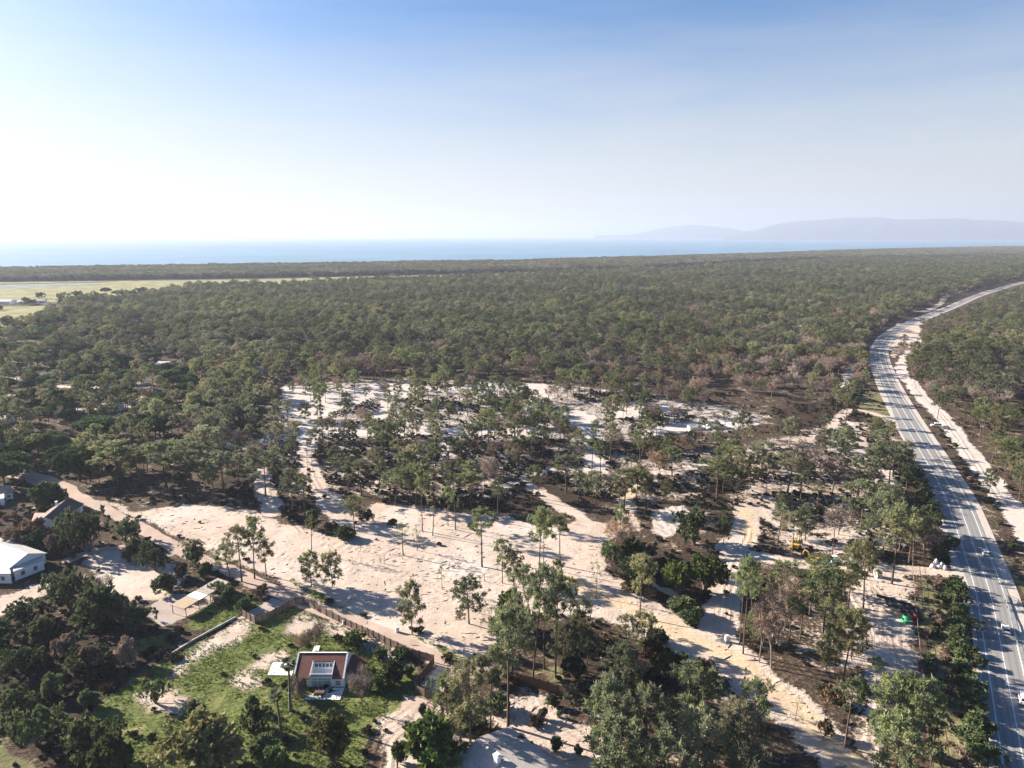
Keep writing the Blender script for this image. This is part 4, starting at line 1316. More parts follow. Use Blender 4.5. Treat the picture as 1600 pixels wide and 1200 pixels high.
# hedge of dark shrubs on the left verge of the highway, and scattered shrubs on the right verge
HEDGE = [(1352, 545), (1346, 575), (1340, 605), (1335, 630), (1385, 700), (1412, 728), (1440, 775), (1458, 820), (1470, 858), (1482, 885)]
HEDGE2 = [(1486, 915), (1496, 965), (1504, 1015), (1512, 1075), (1520, 1135), (1530, 1215)]
for line, step, off in ((HEDGE[:4], 3.2, 5), (HEDGE[4:], 2.2, 4.5), (HEDGE2, 1.7, 4.2)):
    pts = spline(Gs(line), 10)
    acc = 0.0
    for (ax, ay), (bx_, by_) in zip(pts, pts[1:]):
        acc += math.hypot(bx_ - ax, by_ - ay)
        while acc > step * 1.25:
            acc -= step * 1.25
            q = rng.normal(0, off * .5)
            PENDING.append(['bush', int(rng.integers(0, 4)), ax + q * .9, ay + q * .4, rng.uniform(2.6, 4.8), rng.uniform(.85, 1.2)])
for _ in range(26):
    i = int(rng.integers(8, len(ROAD) - 70)) if len(ROAD) > 90 else int(rng.integers(8, 60))
    o_ = rng.uniform(9.5, 15)
    t_ = ROAD[i + 1] - ROAD[i]
    t_ = t_ / np.linalg.norm(t_)
    PENDING.append(['bush' if rng.random() < .6 else 'dryb', 3, ROAD[i, 0] + t_[1] * o_, ROAD[i, 1] - t_[0] * o_, rng.uniform(1.2, 2.6), 1.1])
for p, k in ((DRYGRASS[1], 45), (HEATH[3], 40), (HEATH[1], 20)):
    gp = Gs(p)
    xs, ys = [a for a, b in gp], [b for a, b in gp]
    m = 0
    while m < k:
        x, y = rng.uniform(min(xs), max(xs)), rng.uniform(min(ys), max(ys))
        if poly_w(np.array([x]), np.array([y]), gp, 1.0)[0] > .8 and abs(segdist(np.array([x]), np.array([y]), ROAD_C)[0]) > 10:
            PENDING.append([('bush', 'dryb', 'dryb')[int(rng.integers(0, 3))], int(rng.integers(2, 4)) if False else 3, x, y, rng.uniform(1.0, 2.6), 1.1])
            m += 1


# ------------------------------------------------------------------ the wood: where trees stand
def wood():
    cell = 6.6
    xs = np.arange(-2300, 4300, cell)
    ys = np.arange(100, 6300, cell)
    out = []
    for y0 in range(0, len(ys), 120):
        X, Y = np.meshgrid(xs, ys[y0:y0 + 120])
        x = (X + rng.uniform(-.5, .5, X.shape) * cell * 1.0).ravel()
        y = (Y + rng.uniform(-.5, .5, X.shape) * cell * 1.0).ravel()
        px, py, Z = P(x, y)
        k = (px > -130) & (px < 1760) & (py < 1330) & (y > 90)
        x, y, px, py, Z = x[k], y[k], px[k], py[k], Z[k]
        if not len(x):
            continue
        edge = np.interp(px, FOREST_EDGE_X, FOREST_EDGE_Y)
        bf = np.interp(px, BELT_X, BELT_FRONT)
        cd = coast_y(x / y) - y
        belt = (py < bf) & (cd > 70 + 18 * fnoise(x, y, 60, 5))
        d = np.where(py > edge, .78, 0.)
        lefty = np.clip((330 - px) / 60, 0, 1) * np.clip((py - 480) / 60, 0, 1)
        d = d * (1 - .40 * lefty)
        mid = (px > 395) & (px < 1335) & (py > 585) & (py < 705)
        d = np.where(mid, np.where(py < 660, .35, .36), d)
        d = np.where((px > 300) & (px < 1335) & (py >= 705) & (py < 800), .31, d)
        d = np.where((px > 1130) & (px < 1440) & (py >= 640) & (py < 870), .22, d)
        d = np.where((py > 560) & (py <= 590) & (px > 700) & (px < 1000), .5, d)
        d = np.where((py >= 800) & (px < 1140), 0, d)
        d = np.where((py >= 765) & (px < 620), 0, d)
        d = np.where((py >= 870) & (px < 1440), np.where((px > 1160) & (px < 1345) & (py < 1050), .22, 0), d)
        d = np.where((px > 1440) & (py > 900), 0, d)
        far = py < 590
        cl = fnoise(x, y, 38, 71)
        d = d * np.where(far & (lefty < .1), np.clip((cl - .20) / .12, .35, 1), np.clip((cl - .30) / .15, .05, 1))
        d = np.where(belt, .93, d)
        k = rng.random(len(x)) < d
        x, y, px, py, Z, belt, lefty = x[k], y[k], px[k], py[k], Z[k], belt[k], lefty[k]
        z = zones(x, y, True)
        sandy = z['sand'] > .65
        bad = (z['ochre'] > .2) | (z['dirt'] > .25) | (z['meadow'] > .35) | (z['grass'] > .35) | (z['paved'] > .1)
        bad |= sandy & (rng.random(len(x)) > np.where((py < 705) & (px < 1250), .5, 0.0))
        rd = np.full(len(x), 99.)
        q = np.nonzero((x > 40) & (y < 2400))[0]
        rd[q] = segdist(x[q], y[q], ROAD_C)
        bad |= (rd < 13.5 + 16 * np.clip((y - 700) / 300, 0, 1)) & ~belt
        bad |= belt & (rd < 8)
        for a, b, r in PLACED:
            bad |= (x - a) ** 2 + (y - b) ** 2 < (r * .9) ** 2
        k = ~bad
        out.append(np.stack([x, y, px, py, Z, belt, lefty, z['sand']], 1)[k])
    return np.vstack(out)


WOOD = wood()


def choose(w):
    """family, variant, height and spread of every tree of the wood"""
    x, y, px, py, Z, belt, lefty, sd_ = w.T
    n = len(w)
    brown = np.interp(px, [-200, 350, 700, 1000, 1250, 1800], [.04, .08, .22, .42, .52, .52])
    brown = brown * (.25 + 1.9 * np.clip((fnoise(x, y, 110, 91) - .28) / .4, 0, 1))
    brown = np.minimum(brown, .62)
    brown = np.where(py > 640, brown * .45, brown)
    brown = np.where(px > 1440, np.minimum(brown * .7, .30), brown)
    brown = np.where(belt > 0, .22, brown)
    u = rng.random(n)
    fam = np.where(u < brown, 'bare', 'pine').astype(object)
    u2 = rng.random(n)
    fam[(fam == 'pine') & (u2 < .12)] = 'ypine'
    fam[(fam == 'pine') & (lefty > .5) & (u2 > .72)] = 'stone'
    fam[(fam == 'pine') & (lefty > .5) & (u2 > .55) & (u2 < .72)] = 'bush'
    fam[(fam == 'pine') & (lefty <= .5) & (px < 700) & (py < 560) & (u2 > .84)] = 'stone'
    fam[(fam == 'pine') & (belt > 0) & (u2 > .7)] = 'bush'
    var = rng.integers(0, 60, n)
    h = np.where(fam == 'pine', rng.normal(13.8, 2.5, n), 12)
    h = np.where(fam == 'ypine', rng.uniform(6.5, 11, n), h)
    h = np.where(fam == 'bare', rng.uniform(7.5, 12, n), h)
    h = np.where(fam == 'stone', rng.uniform(8, 11.5, n), h)
    h = np.where(fam == 'bush', rng.uniform(3.5, 7, n), h)
    h = np.where((belt > 0), rng.uniform(10, 15, n), h)
    # low young growth on the near side of the highway where it climbs away, so the road stays in view
    k = np.nonzero((y > 600) & (x > 200) & (y < 2300))[0]
    rd = segdist(x[k], y[k], ROAD_C)
    near_side = x[k] > np.interp(y[k], ROAD[:, 1], ROAD[:, 0])
    h[k] = np.where(near_side, h[k] * np.interp(rd, [30, 130], [.50, 1]) * rng.uniform(.8, 1.25, len(k)), h[k])
    h = h * (.86 + .28 * fnoise(x, y, 55, 17))
    wide = rng.uniform(.9, 1.2, n) * np.where(py < 590, 1.12, .95)
    return fam, var, h, wide


FAM, VAR, HGT, WID = choose(WOOD)
LIMIT = {'pine': 298, 'bare': 110, 'stone': 60, 'bush': 240, 'dryb': 200, 'heath': 200, 'green': 60}
BUDGET = dict(LIMIT)
for fam, *_r in NOTABLE:
    k_ = 'pine' if fam in ('ypine', 'thin') else fam
    if k_ in BUDGET:
        BUDGET[k_] -= 1
for r_ in PENDING:
    k_ = 'pine' if r_[0] in ('ypine', 'thin') else r_[0]
    if k_ in BUDGET:
        BUDGET[k_] -= 1
IND = np.zeros(len(WOOD), bool)
for k_, fams in (('pine', ('pine', 'ypine')), ('bare', ('bare',)), ('stone', ('stone',)), ('bush', ('bush',))):
    sel = np.nonzero(np.isin(FAM, fams) & (WOOD[:, 2] > 0) & (WOOD[:, 2] < 1600) & (WOOD[:, 3] < 1215))[0]
    size = HGT[sel] / WOOD[sel, 4]
    best = sel[np.argsort(-size)[:max(0, BUDGET[k_])]]
    IND[best] = True
    for i in best:
        PENDING.append([FAM[i], int(VAR[i]), WOOD[i, 0], WOOD[i, 1], float(HGT[i]), float(WID[i])])

LANDMARKS = [
    (190, 730, 'at the wood edge above the dirt road'), (310, 745, 'in the wood left above the sand field'), (430, 720, 'left of the sandy lane entering the wood'),
    (550, 740, 'in the thicket between the two sandy lanes'), (660, 755, 'in the thicket above the sand field middle'), (770, 760, 'in the thicket right of the field middle'),
    (860, 760, 'inside the looping sand track'), (960, 770, 'beside the pale sand patch'), (1060, 760, 'above the striped sand patch'), (1140, 765, 'between the winding track and the sandy lane'),
    (1040, 700, 'below the white concrete tanks'), (1180, 670, 'right of the white concrete tanks'), (1210, 745, 'on the burnt slope'), (1300, 700, 'at the track fork near the highway'),
    (1390, 710, 'behind the hedge of the highway'), (1250, 815, 'above the yellow digger'), (1360, 800, 'between the utility pole and the highway'), (1420, 850, 'at the top of the long wire fence'),
    (1200, 920, 'in the brown wood by the ochre road'), (1280, 1000, 'left of the curved wheel tracks'), (1330, 1040, 'beside the curved wheel tracks'), (1370, 1120, 'at the lower end of the wire fence'),
    (1470, 1000, 'on the verge between fence and highway'), (1520, 1080, 'in the lower highway hedge'), (1470, 830, 'in the upper highway hedge'), (1345, 590, 'in the far hedge at the highway bend'),
    (1500, 700, 'between the highway and the white sand road'), (1570, 650, 'right of the white sand road'), (1500, 600, 'beyond the white parked van'), (1440, 560, 'by the sandy bank at the highway bend'),
    (1590, 780, 'at the right edge beside the white sand road'), (900, 1000, 'on the heath below the ochre road'), (1060, 1010, 'on the heath in the bend of the ochre road'), (1060, 900, 'at the junction of the sandy lanes'),
    (980, 890, 'around the brown leafless round tree'), (880, 960, 'at the lower right of the sand field'), (860, 1090, 'along the lower wooden fence'), (860, 1140, 'in the sandy yard by the white chimney'),
    (1150, 1160, 'in the foreground stand of pines'), (740, 1120, 'around the pergolas'), (620, 1040, 'on the lawn below the long wooden fence'), (560, 1000, 'on the lawn behind the red roof'),
    (400, 1150, 'on the lawn in front of the palms'), (300, 1110, 'on the lawn left of the white house'), (130, 1170, 'in the dark row at the bottom left'), (60, 1060, 'in the shady garden at the left edge'),
    (170, 1020, 'in the garden beside the low wall'), (130, 930, 'in the garden beside the paved yard'), (280, 910, 'around the long shelter'), (360, 930, 'between the shelter and the dirt road'),
    (210, 860, 'along the left side of the dirt road'), (80, 840, 'between the two houses at the left'), (60, 780, 'above the dark-roofed house'), (100, 690, 'among the umbrella pines'), (200, 650, 'among the villas in the wood'),
    (50, 630, 'among the roofs at the left edge'), (320, 660, 'left of the white sand clearing'), (470, 640, 'left of the white clearing lanes'), (560, 650, 'left in the white sand clearing'),
    (660, 640, 'mid white sand clearing'), (780, 650, 'right in the white sand clearing'), (900, 640, 'on the sandy ground above the looping track'), (680, 700, 'in the band between clearing and thicket'),
    (820, 700, 'in the band left of the sand chute'), (480, 830, 'on the dark patches in the sand field'), (560, 830, 'on the sand field near the leaning pine'), (700, 850, 'on the bare sand field'), (690, 1020, 'on the verge of the fenced dirt road'),
]
ONES = ['', 'first', 'second', 'third', 'fourth', 'fifth', 'sixth', 'seventh', 'eighth', 'ninth', 'tenth', 'eleventh', 'twelfth', 'thirteenth', 'fourteenth', 'fifteenth', 'sixteenth', 'seventeenth',
        'eighteenth', 'nineteenth']
TENS = {2: 'twent', 3: 'thirt', 4: 'fort', 5: 'fift', 6: 'sixt', 7: 'sevent', 8: 'eight', 9: 'ninet'}


def ordinal(k):
    if k < 20:
        return ONES[k]
    return TENS[k // 10] + ('ieth' if k % 10 == 0 else 'y-' + ONES[k % 10])


def look(fam, h):
    if fam == 'pine':
        return ('tall pine' if h > 14.6 else 'mid-height pine' if h > 12.2 else 'low pine')
    return {'ypine': 'full-crowned young pine', 'thin': 'spindly pine', 'stone': 'umbrella-shaped stone pine', 'bare': 'leafless brown tree', 'green': 'bright leafy tree', 'heath': 'dark heather clump',
            'dryb': 'brownish dry bush'}.get(fam) or ('big dark bush' if h > 3.6 else 'small dark bush')


def finish_pending():
    lm = np.array([(a, b) for a, b, _ in LANDMARKS], float)
    buckets = {}
    for r in PENDING:
        fam, var, x, y, h, wd = r
        px, py, Z = P(x, y)
        i = int(np.argmin((lm[:, 0] - px) ** 2 + ((lm[:, 1] - py) * 1.6) ** 2))
        buckets.setdefault((look(fam, h), i), []).append((float(px), r))
    plural = lambda s: s + 'es' if s.endswith('bush') else s + 's'
    for (lk, i), rows in sorted(buckets.items(), key=lambda q: (q[0][1], q[0][0])):
        rows.sort(key=lambda q: q[0])
        ph = LANDMARKS[i][2]
        for j, (px, r) in enumerate(rows):
            if len(rows) == 1:
                lab = 'single %s %s' % (lk, ph)
            elif j == 0:
                lab = 'leftmost %s %s' % (lk, ph)
            elif j == len(rows) - 1:
                lab = 'rightmost %s %s' % (lk, ph)
            else:
                lab = '%s from left, %s %s' % (ordinal(j + 1), lk, ph)
            plant(r[0], r[1], r[2], r[3], r[4], lab, plural(lk) + ' ' + ph, wide=r[5])


finish_pending()


def make_scatter(name, pts, vids, rots, scls, keys):
    """one object: many small copies of the plants above, set on a cloud of points"""
    me = bpy.data.meshes.new(name)
    me.vertices.add(len(pts))
    me.vertices.foreach_set('co', np.asarray(pts, np.float32).ravel())
    for nm, ty, d in (('vid', 'INT', np.asarray(vids, np.int32)), ('rot', 'FLOAT', np.asarray(rots, np.float32))):
        me.attributes.new(nm, ty, 'POINT').data.foreach_set('value', d)
    me.attributes.new('scl', 'FLOAT_VECTOR', 'POINT').data.foreach_set('vector', np.asarray(scls, np.float32).ravel())
    o = obj(name, me)
    ng = bpy.data.node_groups.new(name + '_planting', 'GeometryNodeTree')
    ng.interface.new_socket('Geometry', in_out='INPUT', socket_type='NodeSocketGeometry')
    ng.interface.new_socket('Geometry', in_out='OUTPUT', socket_type='NodeSocketGeometry')
    n, l = ng.nodes, ng.links
    gi, go = n.new('NodeGroupInput'), n.new('NodeGroupOutput')
    def named(nm, ty):
        k = n.new('GeometryNodeInputNamedAttribute')
        k.data_type = ty
        k.inputs['Name'].default_value = nm
        return k.outputs['Attribute']
    vid, rot, scl = named('vid', 'INT'), named('rot', 'FLOAT'), named('scl', 'FLOAT_VECTOR')
    cx = n.new('ShaderNodeCombineXYZ')
    l.new(rot, cx.inputs[2])
    jn = n.new('GeometryNodeJoinGeometry')
    for k, key in enumerate(keys):
        j = n.new('GeometryNodeJoinGeometry')
        for src in PROTO_OBJ[key]:
            oi = n.new('GeometryNodeObjectInfo')
            oi.transform_space = 'ORIGINAL'
            oi.inputs['Object'].default_value = src
            oi.inputs['As Instance'].default_value = False
            l.new(oi.outputs['Geometry'], j.inputs[0])
        cp = n.new('FunctionNodeCompare')
        cp.data_type = 'INT'
        cp.operation = 'EQUAL'
        l.new(vid, cp.inputs[2])
        cp.inputs[3].default_value = k
        ip = n.new('GeometryNodeInstanceOnPoints')
        l.new(gi.outputs[0], ip.inputs['Points'])
        l.new(cp.outputs[0], ip.inputs['Selection'])
        l.new(j.outputs[0], ip.inputs['Instance'])
        e2r = n.new('FunctionNodeEulerToRotation')
        l.new(cx.outputs[0], e2r.inputs[0])
        l.new(e2r.outputs[0], ip.inputs['Rotation'])
        l.new(scl, ip.inputs['Scale'])
        l.new(ip.outputs[0], jn.inputs[0])
    l.new(jn.outputs[0], go.inputs[0])
    md = o.modifiers.new('planting', 'NODES')
    md.node_group = ng
    return kind(o, 'stuff')


def build_far_wood():
    for name, fams, lab, cat in (('pine_forest', ('pine', 'ypine', 'stone', 'bush'), 'wide grey-green pine forest stretching to the coast', 'forest'),
                                 ('leafless_woodland', ('bare',), 'brownish leafless trees mixed through the far forest', 'woodland')):
        keys = sorted(k for k in PROTO_OBJ if k[0] in fams)
        k = np.nonzero(~IND & np.isin(FAM, fams))[0]
        per = {f: [i for i, q in enumerate(keys) if q[0] == f] for f in fams}
        vid = np.array([per[FAM[i]][VAR[i] % len(per[FAM[i]])] for i in k])
        H0 = np.array([VARIANTS[q[0]][q[1]][2] for q in keys])[vid]
        s = HGT[k] / H0
        sw = s * WID[k]
        pts = np.stack([WOOD[k, 0], WOOD[k, 1], ground_z(WOOD[k, 0], WOOD[k, 1]) - .15], 1)
        o = make_scatter(name, pts, vid, rng.uniform(0, 6.28, len(k)), np.stack([sw, sw, s], 1), keys)
        tag(o, lab, cat)


build_far_wood()


def build_undergrowth():
    cell = 2.3
    x, y = np.meshgrid(np.arange(-420, 620, cell), np.arange(100, 640, cell))
    x = (x + rng.uniform(-.5, .5, x.shape) * cell).ravel()
    y = (y + rng.uniform(-.5, .5, y.shape) * cell).ravel()
    px, py, Z = P(x, y)
    k = (px > -60) & (px < 1680) & (py < 1260)
    x, y, px, py, Z = x[k], y[k], px[k], py[k], Z[k]
    z = zones(x, y)
    d = .16 + .50 * (z['heath'] > .4) + .12 * (z['grass'] > .3) * (z['meadow'] > .3)
    d *= np.clip((fnoise(x, y, 9, 23) - .34) / .2, .06, 1.35)
    d *= np.clip((900 - Z) / 500, .3, 1)
    d *= np.where(z['sand'] > .65, .04, np.where((z['sand'] > .40) & (z['heath'] < .3), .3, 1)) * (z['ochre'] < .15) * (z['dirt'] < .2) * (z['paved'] < .1)
    d = np.where((z['grass'] > .4) & (z['meadow'] < .2), .07, d)
    k = np.nonzero(rng.random(len(x)) < d)[0]
    rd = segdist(x[k], y[k], ROAD_C)
    k = k[rd > 9.5]
    keys = [q for q in sorted(PROTO_OBJ) if q in (('heath', 0), ('heath', 1), ('dryb', 0), ('bush', 3))]
    w = {('heath', 0): .36, ('heath', 1): .36, ('dryb', 0): .16, ('bush', 3): .12}
    p = np.array([w[q] for q in keys])
    vid = rng.choice(len(keys), len(k), p=p / p.sum())
    H0 = np.array([VARIANTS[q[0]][q[1]][2] for q in keys])[vid]
    s = rng.uniform(.5, 1.35, len(k)) / H0
    sw = s * rng.uniform(.9, 1.4, len(k))
    pts = np.stack([x[k], y[k], ground_z(x[k], y[k]) - .06], 1)
    o = make_scatter('undergrowth', pts, vid, rng.uniform(0, 6.28, len(k)), np.stack([sw, sw, s], 1), keys)
    tag(o, 'dark heather and dry scrub covering the ground between pines', 'undergrowth')


build_undergrowth()


def build_grass():
    mb = MB()
    allp = []
    for p in GRASS + DRYGRASS[:1] + DRYGRASS[4:]:
        gp = Gs(p)
        xs, ys = [a for a, b in gp], [b for a, b in gp]
        a = (max(xs) - min(xs)) * (max(ys) - min(ys))
        n = int(min(26000, a * 5.0))
        x, y = rng.uniform(min(xs), max(xs), n), rng.uniform(min(ys), max(ys), n)
        k = poly_w(x, y, gp, 1.5) * np.clip((fnoise(x, y, 5, 77) - .34) / .22, 0, 1) > rng.random(n)
        allp.append(np.stack([x[k], y[k]], 1))
    q = np.vstack(allp)
    z = zones(q[:, 0], q[:, 1])
    q = q[(z['grass'] > .3) & (z['dirt'] < .3) & (z['paved'] < .2)]
    C = np.c_[q, ground_z(q[:, 0], q[:, 1]) + .02]
    foliage(mb, C, rng.uniform(.2, .5, len(C)), 6, rng, .9, .22, 1.0, 0)
    tag(kind(obj('grass', mb.mesh('grass', M['grassblade'])), 'stuff'), 'rough green grass tufts on the lawn and verges', 'grass')


build_grass()

def build_debris():
    """clods, roots and broken branches left on the graded sand"""
    mb = MB()
    g = np.random.default_rng(99)
    for poly, n in ((SAND[0], 900), (SAND[11], 130), (SAND[21], 60), (MOTTLE[0][0], 500)):
        gp = Gs(poly)
        xs, ys = [a for a, b in gp], [b for a, b in gp]
        x, y = g.uniform(min(xs), max(xs), n * 3), g.uniform(min(ys), max(ys), n * 3)
        k = np.nonzero((poly_w(x, y, gp, 1.0) > .8) & (fnoise(x, y, 12, 7) > .40))[0][:n]
        gz = ground_z(x, y)
        for i in k:
            L = g.uniform(.25, 1.0) * (2.2 if g.random() < .16 else 1)
            a = g.normal(.35, .8)
            d = np.array([math.cos(a), math.sin(a), 0.])
            c = np.array([x[i], y[i], gz[i] + .03])
            r = g.uniform(.06, .15)
            mb.tube([c - d * L, c + np.array([g.normal(0, .12), g.normal(0, .12), r * .5]), c + d * L], [r * .3, r, r * .3], 5, int(g.random() < .5))
    tag(kind(obj('debris', mb.mesh('debris', [M['log'], M['gravel']], True)), 'stuff'), 'broken branches, roots and clods littering the graded sand', 'debris')


build_debris()
#@@OBJECTS

# ------------------------------------------------------------------ buildings
def cyl(mb, a, b, r, sides=10, mat=0):
    mb.tube([a, b], r, sides, mat)


def window(parent, c, w, h, nrm_x, nrm_y, frame='white', pane='glass', d=.09):
    """framed window whose outer face looks along (nrm_x, nrm_y); pane is its child"""
    rz = math.atan2(nrm_y, nrm_x) - math.pi / 2
    R = Matrix.Rotation(rz, 3, 'Z')
    f, p = MB(), MB()
    t = .11
    for dx, dz, sx, sz in ((0, h / 2 + t / 2, w + 2 * t, t), (0, -h / 2 - t / 2, w + 2 * t, t), (-w / 2 - t / 2, 0, t, h), (w / 2 + t / 2, 0, t, h), (0, 0, .05, h)):
        q = R @ Vector((dx, d / 2, dz))
        f.box((c[0] + q.x, c[1] + q.y, c[2] + q.z), (sx, d, sz), rz)
    q = R @ Vector((0, .02, 0))
    p.box((c[0] + q.x, c[1] + q.y, c[2]), (w, .04, h), rz)
    o = obj('window', (f, M[frame]), parent)
    obj('pane', (p, M[pane]), o)
    return o


def door(parent, c, w, h, nx, ny, mat='bluetrim'):
    rz = math.atan2(ny, nx) - math.pi / 2
    R = Matrix.Rotation(rz, 3, 'Z')
    mb, hb = MB(), MB()
    q = R @ Vector((0, .03, h / 2))
    mb.box((c[0] + q.x, c[1] + q.y, c[2] + q.z), (w, .07, h), rz)
    q = R @ Vector((w * .36, .1, 1.0))
    hb.box((c[0] + q.x, c[1] + q.y, c[2] + q.z), (.12, .06, .04), rz)
    o = obj('door', (mb, M[mat]), parent)
    obj('handle', (hb, M['metal']), o)


def gable_house(label, a, b, half, eave, ridge, roof, name='house', wall='white', group=None, over=.35, chimney=False, ridge_px=True, wins=2):
    """house from the two ends of its ridge, given in survey pixels"""
    A, B = (G(*a, ridge), G(*b, ridge)) if ridge_px else (Vector(a), Vector(b))
    A.z = B.z = 0
    c = (A + B) / 2
    L = (B - A).length
    rz = math.atan2(B.y - A.y, B.x - A.x)
    t = thing(name, label, 'house', (c.x, c.y, gz1(c.x, c.y) - .05), rz, group)
    w = MB()
    prof = [(0, -half, -.3), (0, half, -.3), (0, half, eave), (0, 0, ridge - .12), (0, -half, eave)]
    w.prism(prof, (-L / 2, 0, 0), (L, 0, 0))
    obj('wall', (w, M[wall]), t)
    r = MB()
    sl = (ridge - eave) / half
    for s in (-1, 1):
        e = half + over
        p = [(0, 0, ridge), (0, s * e, ridge - sl * e), (0, s * e, ridge - sl * e + .16), (0, 0, ridge + .17)]
        r.prism(p, (-L / 2 - over, 0, 0), (L + 2 * over, 0, 0))
    ro = obj('roof', (r, M[roof]), t)
    if chimney:
        k = MB()
        k.box((L * .2, half * .35, ridge + .2), (.7, .6, 1.3))
        k.box((L * .2, half * .35, ridge + .92), (.9, .8, .14))
        obj('chimney', (k, M['white']), ro)
    for s in (-1, 1):
        for q in np.linspace(-.3, .3, wins) * L:
            window(t, (q, s * half, eave * .55), min(1.3, L * .16), 1.0, 0, s)
        window(t, (s * L / 2, half * .35, eave * .55), 1.0, 1.0, s, 0)
        if s < 0:
            door(t, (0, -half, 0), .95, 2.05, 0, -1)
    return t


def white_house():
    t = thing('house', 'white house with dark red roof, cut-out roof balcony and white terrace', 'house', (-49.2, 136.3, gz1(-43, 140) + .05))
    w = MB()
    E, Rg, D = 2.6, 5.7, 9.0
    def sec(x0, x1, prof, mb=w, mat=0):
        mb.prism([(0, y, z) for y, z in prof], (x0, 0, 0), (x1 - x0, 0, 0), mat)
    full = [(0, -.3), (D, -.3), (D, E), (D / 2, Rg), (0, E)]
    sec(.05, 3.8, full)
    sec(8.5, 11.35, full)
    yb = 2.75
    zb = E + (Rg - E) * yb / (D / 2)
    sec(3.8, 8.5, [(yb, -.3), (D, -.3), (D, E), (D / 2, Rg), (yb, zb)])
    w.box((6.15, 1.45, 1.08), (4.7, 2.55, 2.7))          # ground floor behind the balcony
    obj('wall', (w, M['white']), t)
    r = MB()
    def slab(x0, x1, y0, y1):
        z = lambda y: E + (Rg - E) * (1 - abs(y - D / 2) / (D / 2))
        r.prism([(0, y0, z(y0) + .02), (0, y1, z(y1) + .02), (0, y1, z(y1) + .19), (0, y0, z(y0) + .19)], (x0, 0, 0), (x1 - x0, 0, 0))
    slab(.25, 3.62, -.35, D / 2)
    slab(8.68, 11.1, -.35, D / 2)
    slab(3.625, 8.675, yb + .05, D / 2)
    slab(.25, 11.1, D / 2 + .004, D + .35)
    ro = obj('roof', (r, M['redroof']), t)
    p = MB()
    for x0, x1 in ((-.12, .24), (11.11, 11.48)):
        for y0, y1 in ((-.4, D / 2), (D / 2, D + .4)):
            z = lambda y: E + (Rg - E) * (1 - abs(y - D / 2) / (D / 2))
            p.prism([(0, y0, z(y0) - .1), (0, y1, z(y1) - .1), (0, y1, z(y1) + .30), (0, y0, z(y0) + .30)], (x0, 0, 0), (x1 - x0, 0, 0))
    p.box((5.7, D / 2, Rg + .2), (10.8, .3, .1))
    obj('gable_coping', (p, M['white']), ro)
    k = MB()
    for x in (3.71, 8.59):
        k.prism([(0, -.1, E - .1), (0, yb + .2, zb + .05), (0, yb + .2, zb + .34), (0, -.1, E + .55)], (x - .085, 0, 0), (.17, 0, 0))
    obj('balcony_side_wall', (k, M['white']), t)
    b = MB()
    b.box((6.15, .12, E + .42), (4.7, .06, .62))
    bo = obj('balcony_railing', (b, M['curtainglass']), t)
    rb = MB()
    rb.box((6.15, .12, E + .77), (4.7, .1, .07))
    rb.box((6.15, .02, E - .02), (5.2, .3, .24))
    obj('rail', (rb, M['white']), bo)
    gl = MB()
    gl.box((6.15, yb - .03, E + .9), (4.4, .05, 1.5))
    g_ = obj('balcony_window', (gl, M['glass']), t)
    mu = MB()
    for i in range(6):
        mu.box((4.05 + i * .84, yb - .09, E + .95), (.16, .06, 1.7))
    mu.box((6.15, yb - .1, E + .55), (4.6, .05, .5))
    obj('mullion', (mu, M['white']), g_)
    pg = MB()
    pg.box((6.2, .14, 1.12), (4.3, .06, 2.1))
    po = obj('patio_door', (pg, M['curtainglass']), t)
    fr = MB()
    for x in (4.05, 5.3, 6.5, 8.35):
        fr.box((x, .1, 1.12), (.1, .08, 2.14))
    fr.box((6.2, .1, 1.75), (4.4, .08, .1))
    obj('door_frame', (fr, M['white']), po)
    window(t, (9.95, 0, 1.2), .8, .8, 0, -1, 'bluetrim', 'curtainglass')
    window(t, (1.7, 0, 1.1), 1.0, 1.4, 0, -1, 'bluetrim', 'curtainglass')
    tr = MB()
    for x0, x1 in ((.1, 4.0), (8.42, 11.3)):
        tr.box(((x0 + x1) / 2, -.02, .1), (x1 - x0, .05, .28))
    obj('plinth', (tr, M['bluetrim']), t)
    te = MB()
    te.box((7.3, -2.1, -.07), (8.0, 4.1, .24))
    te.box((1.2, -1.2, -.085), (4.2, 2.3, .22))
    obj('terrace', (te, M['whitepave']), t)
    an = MB()
    an.box((13.0, 4.4, .9), (3.0, 5.4, 2.4))
    ao = obj('annex', (an, M['white']), t)
    ar = MB()
    ar.prism([(11.5, 0, 3.15), (14.9, 0, 2.15), (14.9, 0, 2.33), (11.5, 0, 3.35)], (0, 1.3, 0), (0, 6.1, 0))
    obj('annex_roof', (ar, M['redroof']), ao)
    # terrace furniture stands on the paving
    tb = thing('garden_table', 'dark wooden table with chairs on the white terrace', 'table', (-42.8, 133.9, gz1(-43, 140) + .1))
    m = MB()
    m.box((0, 0, .74), (2.2, 1.0, .06))
    obj('tabletop', (m, M['wood']), tb)
    for x in (-.95, .95):
        for y in (-.4, .4):
            m = MB()
            m.box((x, y, .35), (.08, .08, .7))
            obj('leg', (m, M['wood']), tb)
    names = ('leftmost chair behind', 'middle chair behind', 'rightmost chair behind', 'leftmost chair in front of', 'middle chair in front of', 'rightmost chair in front of')
    n = 0
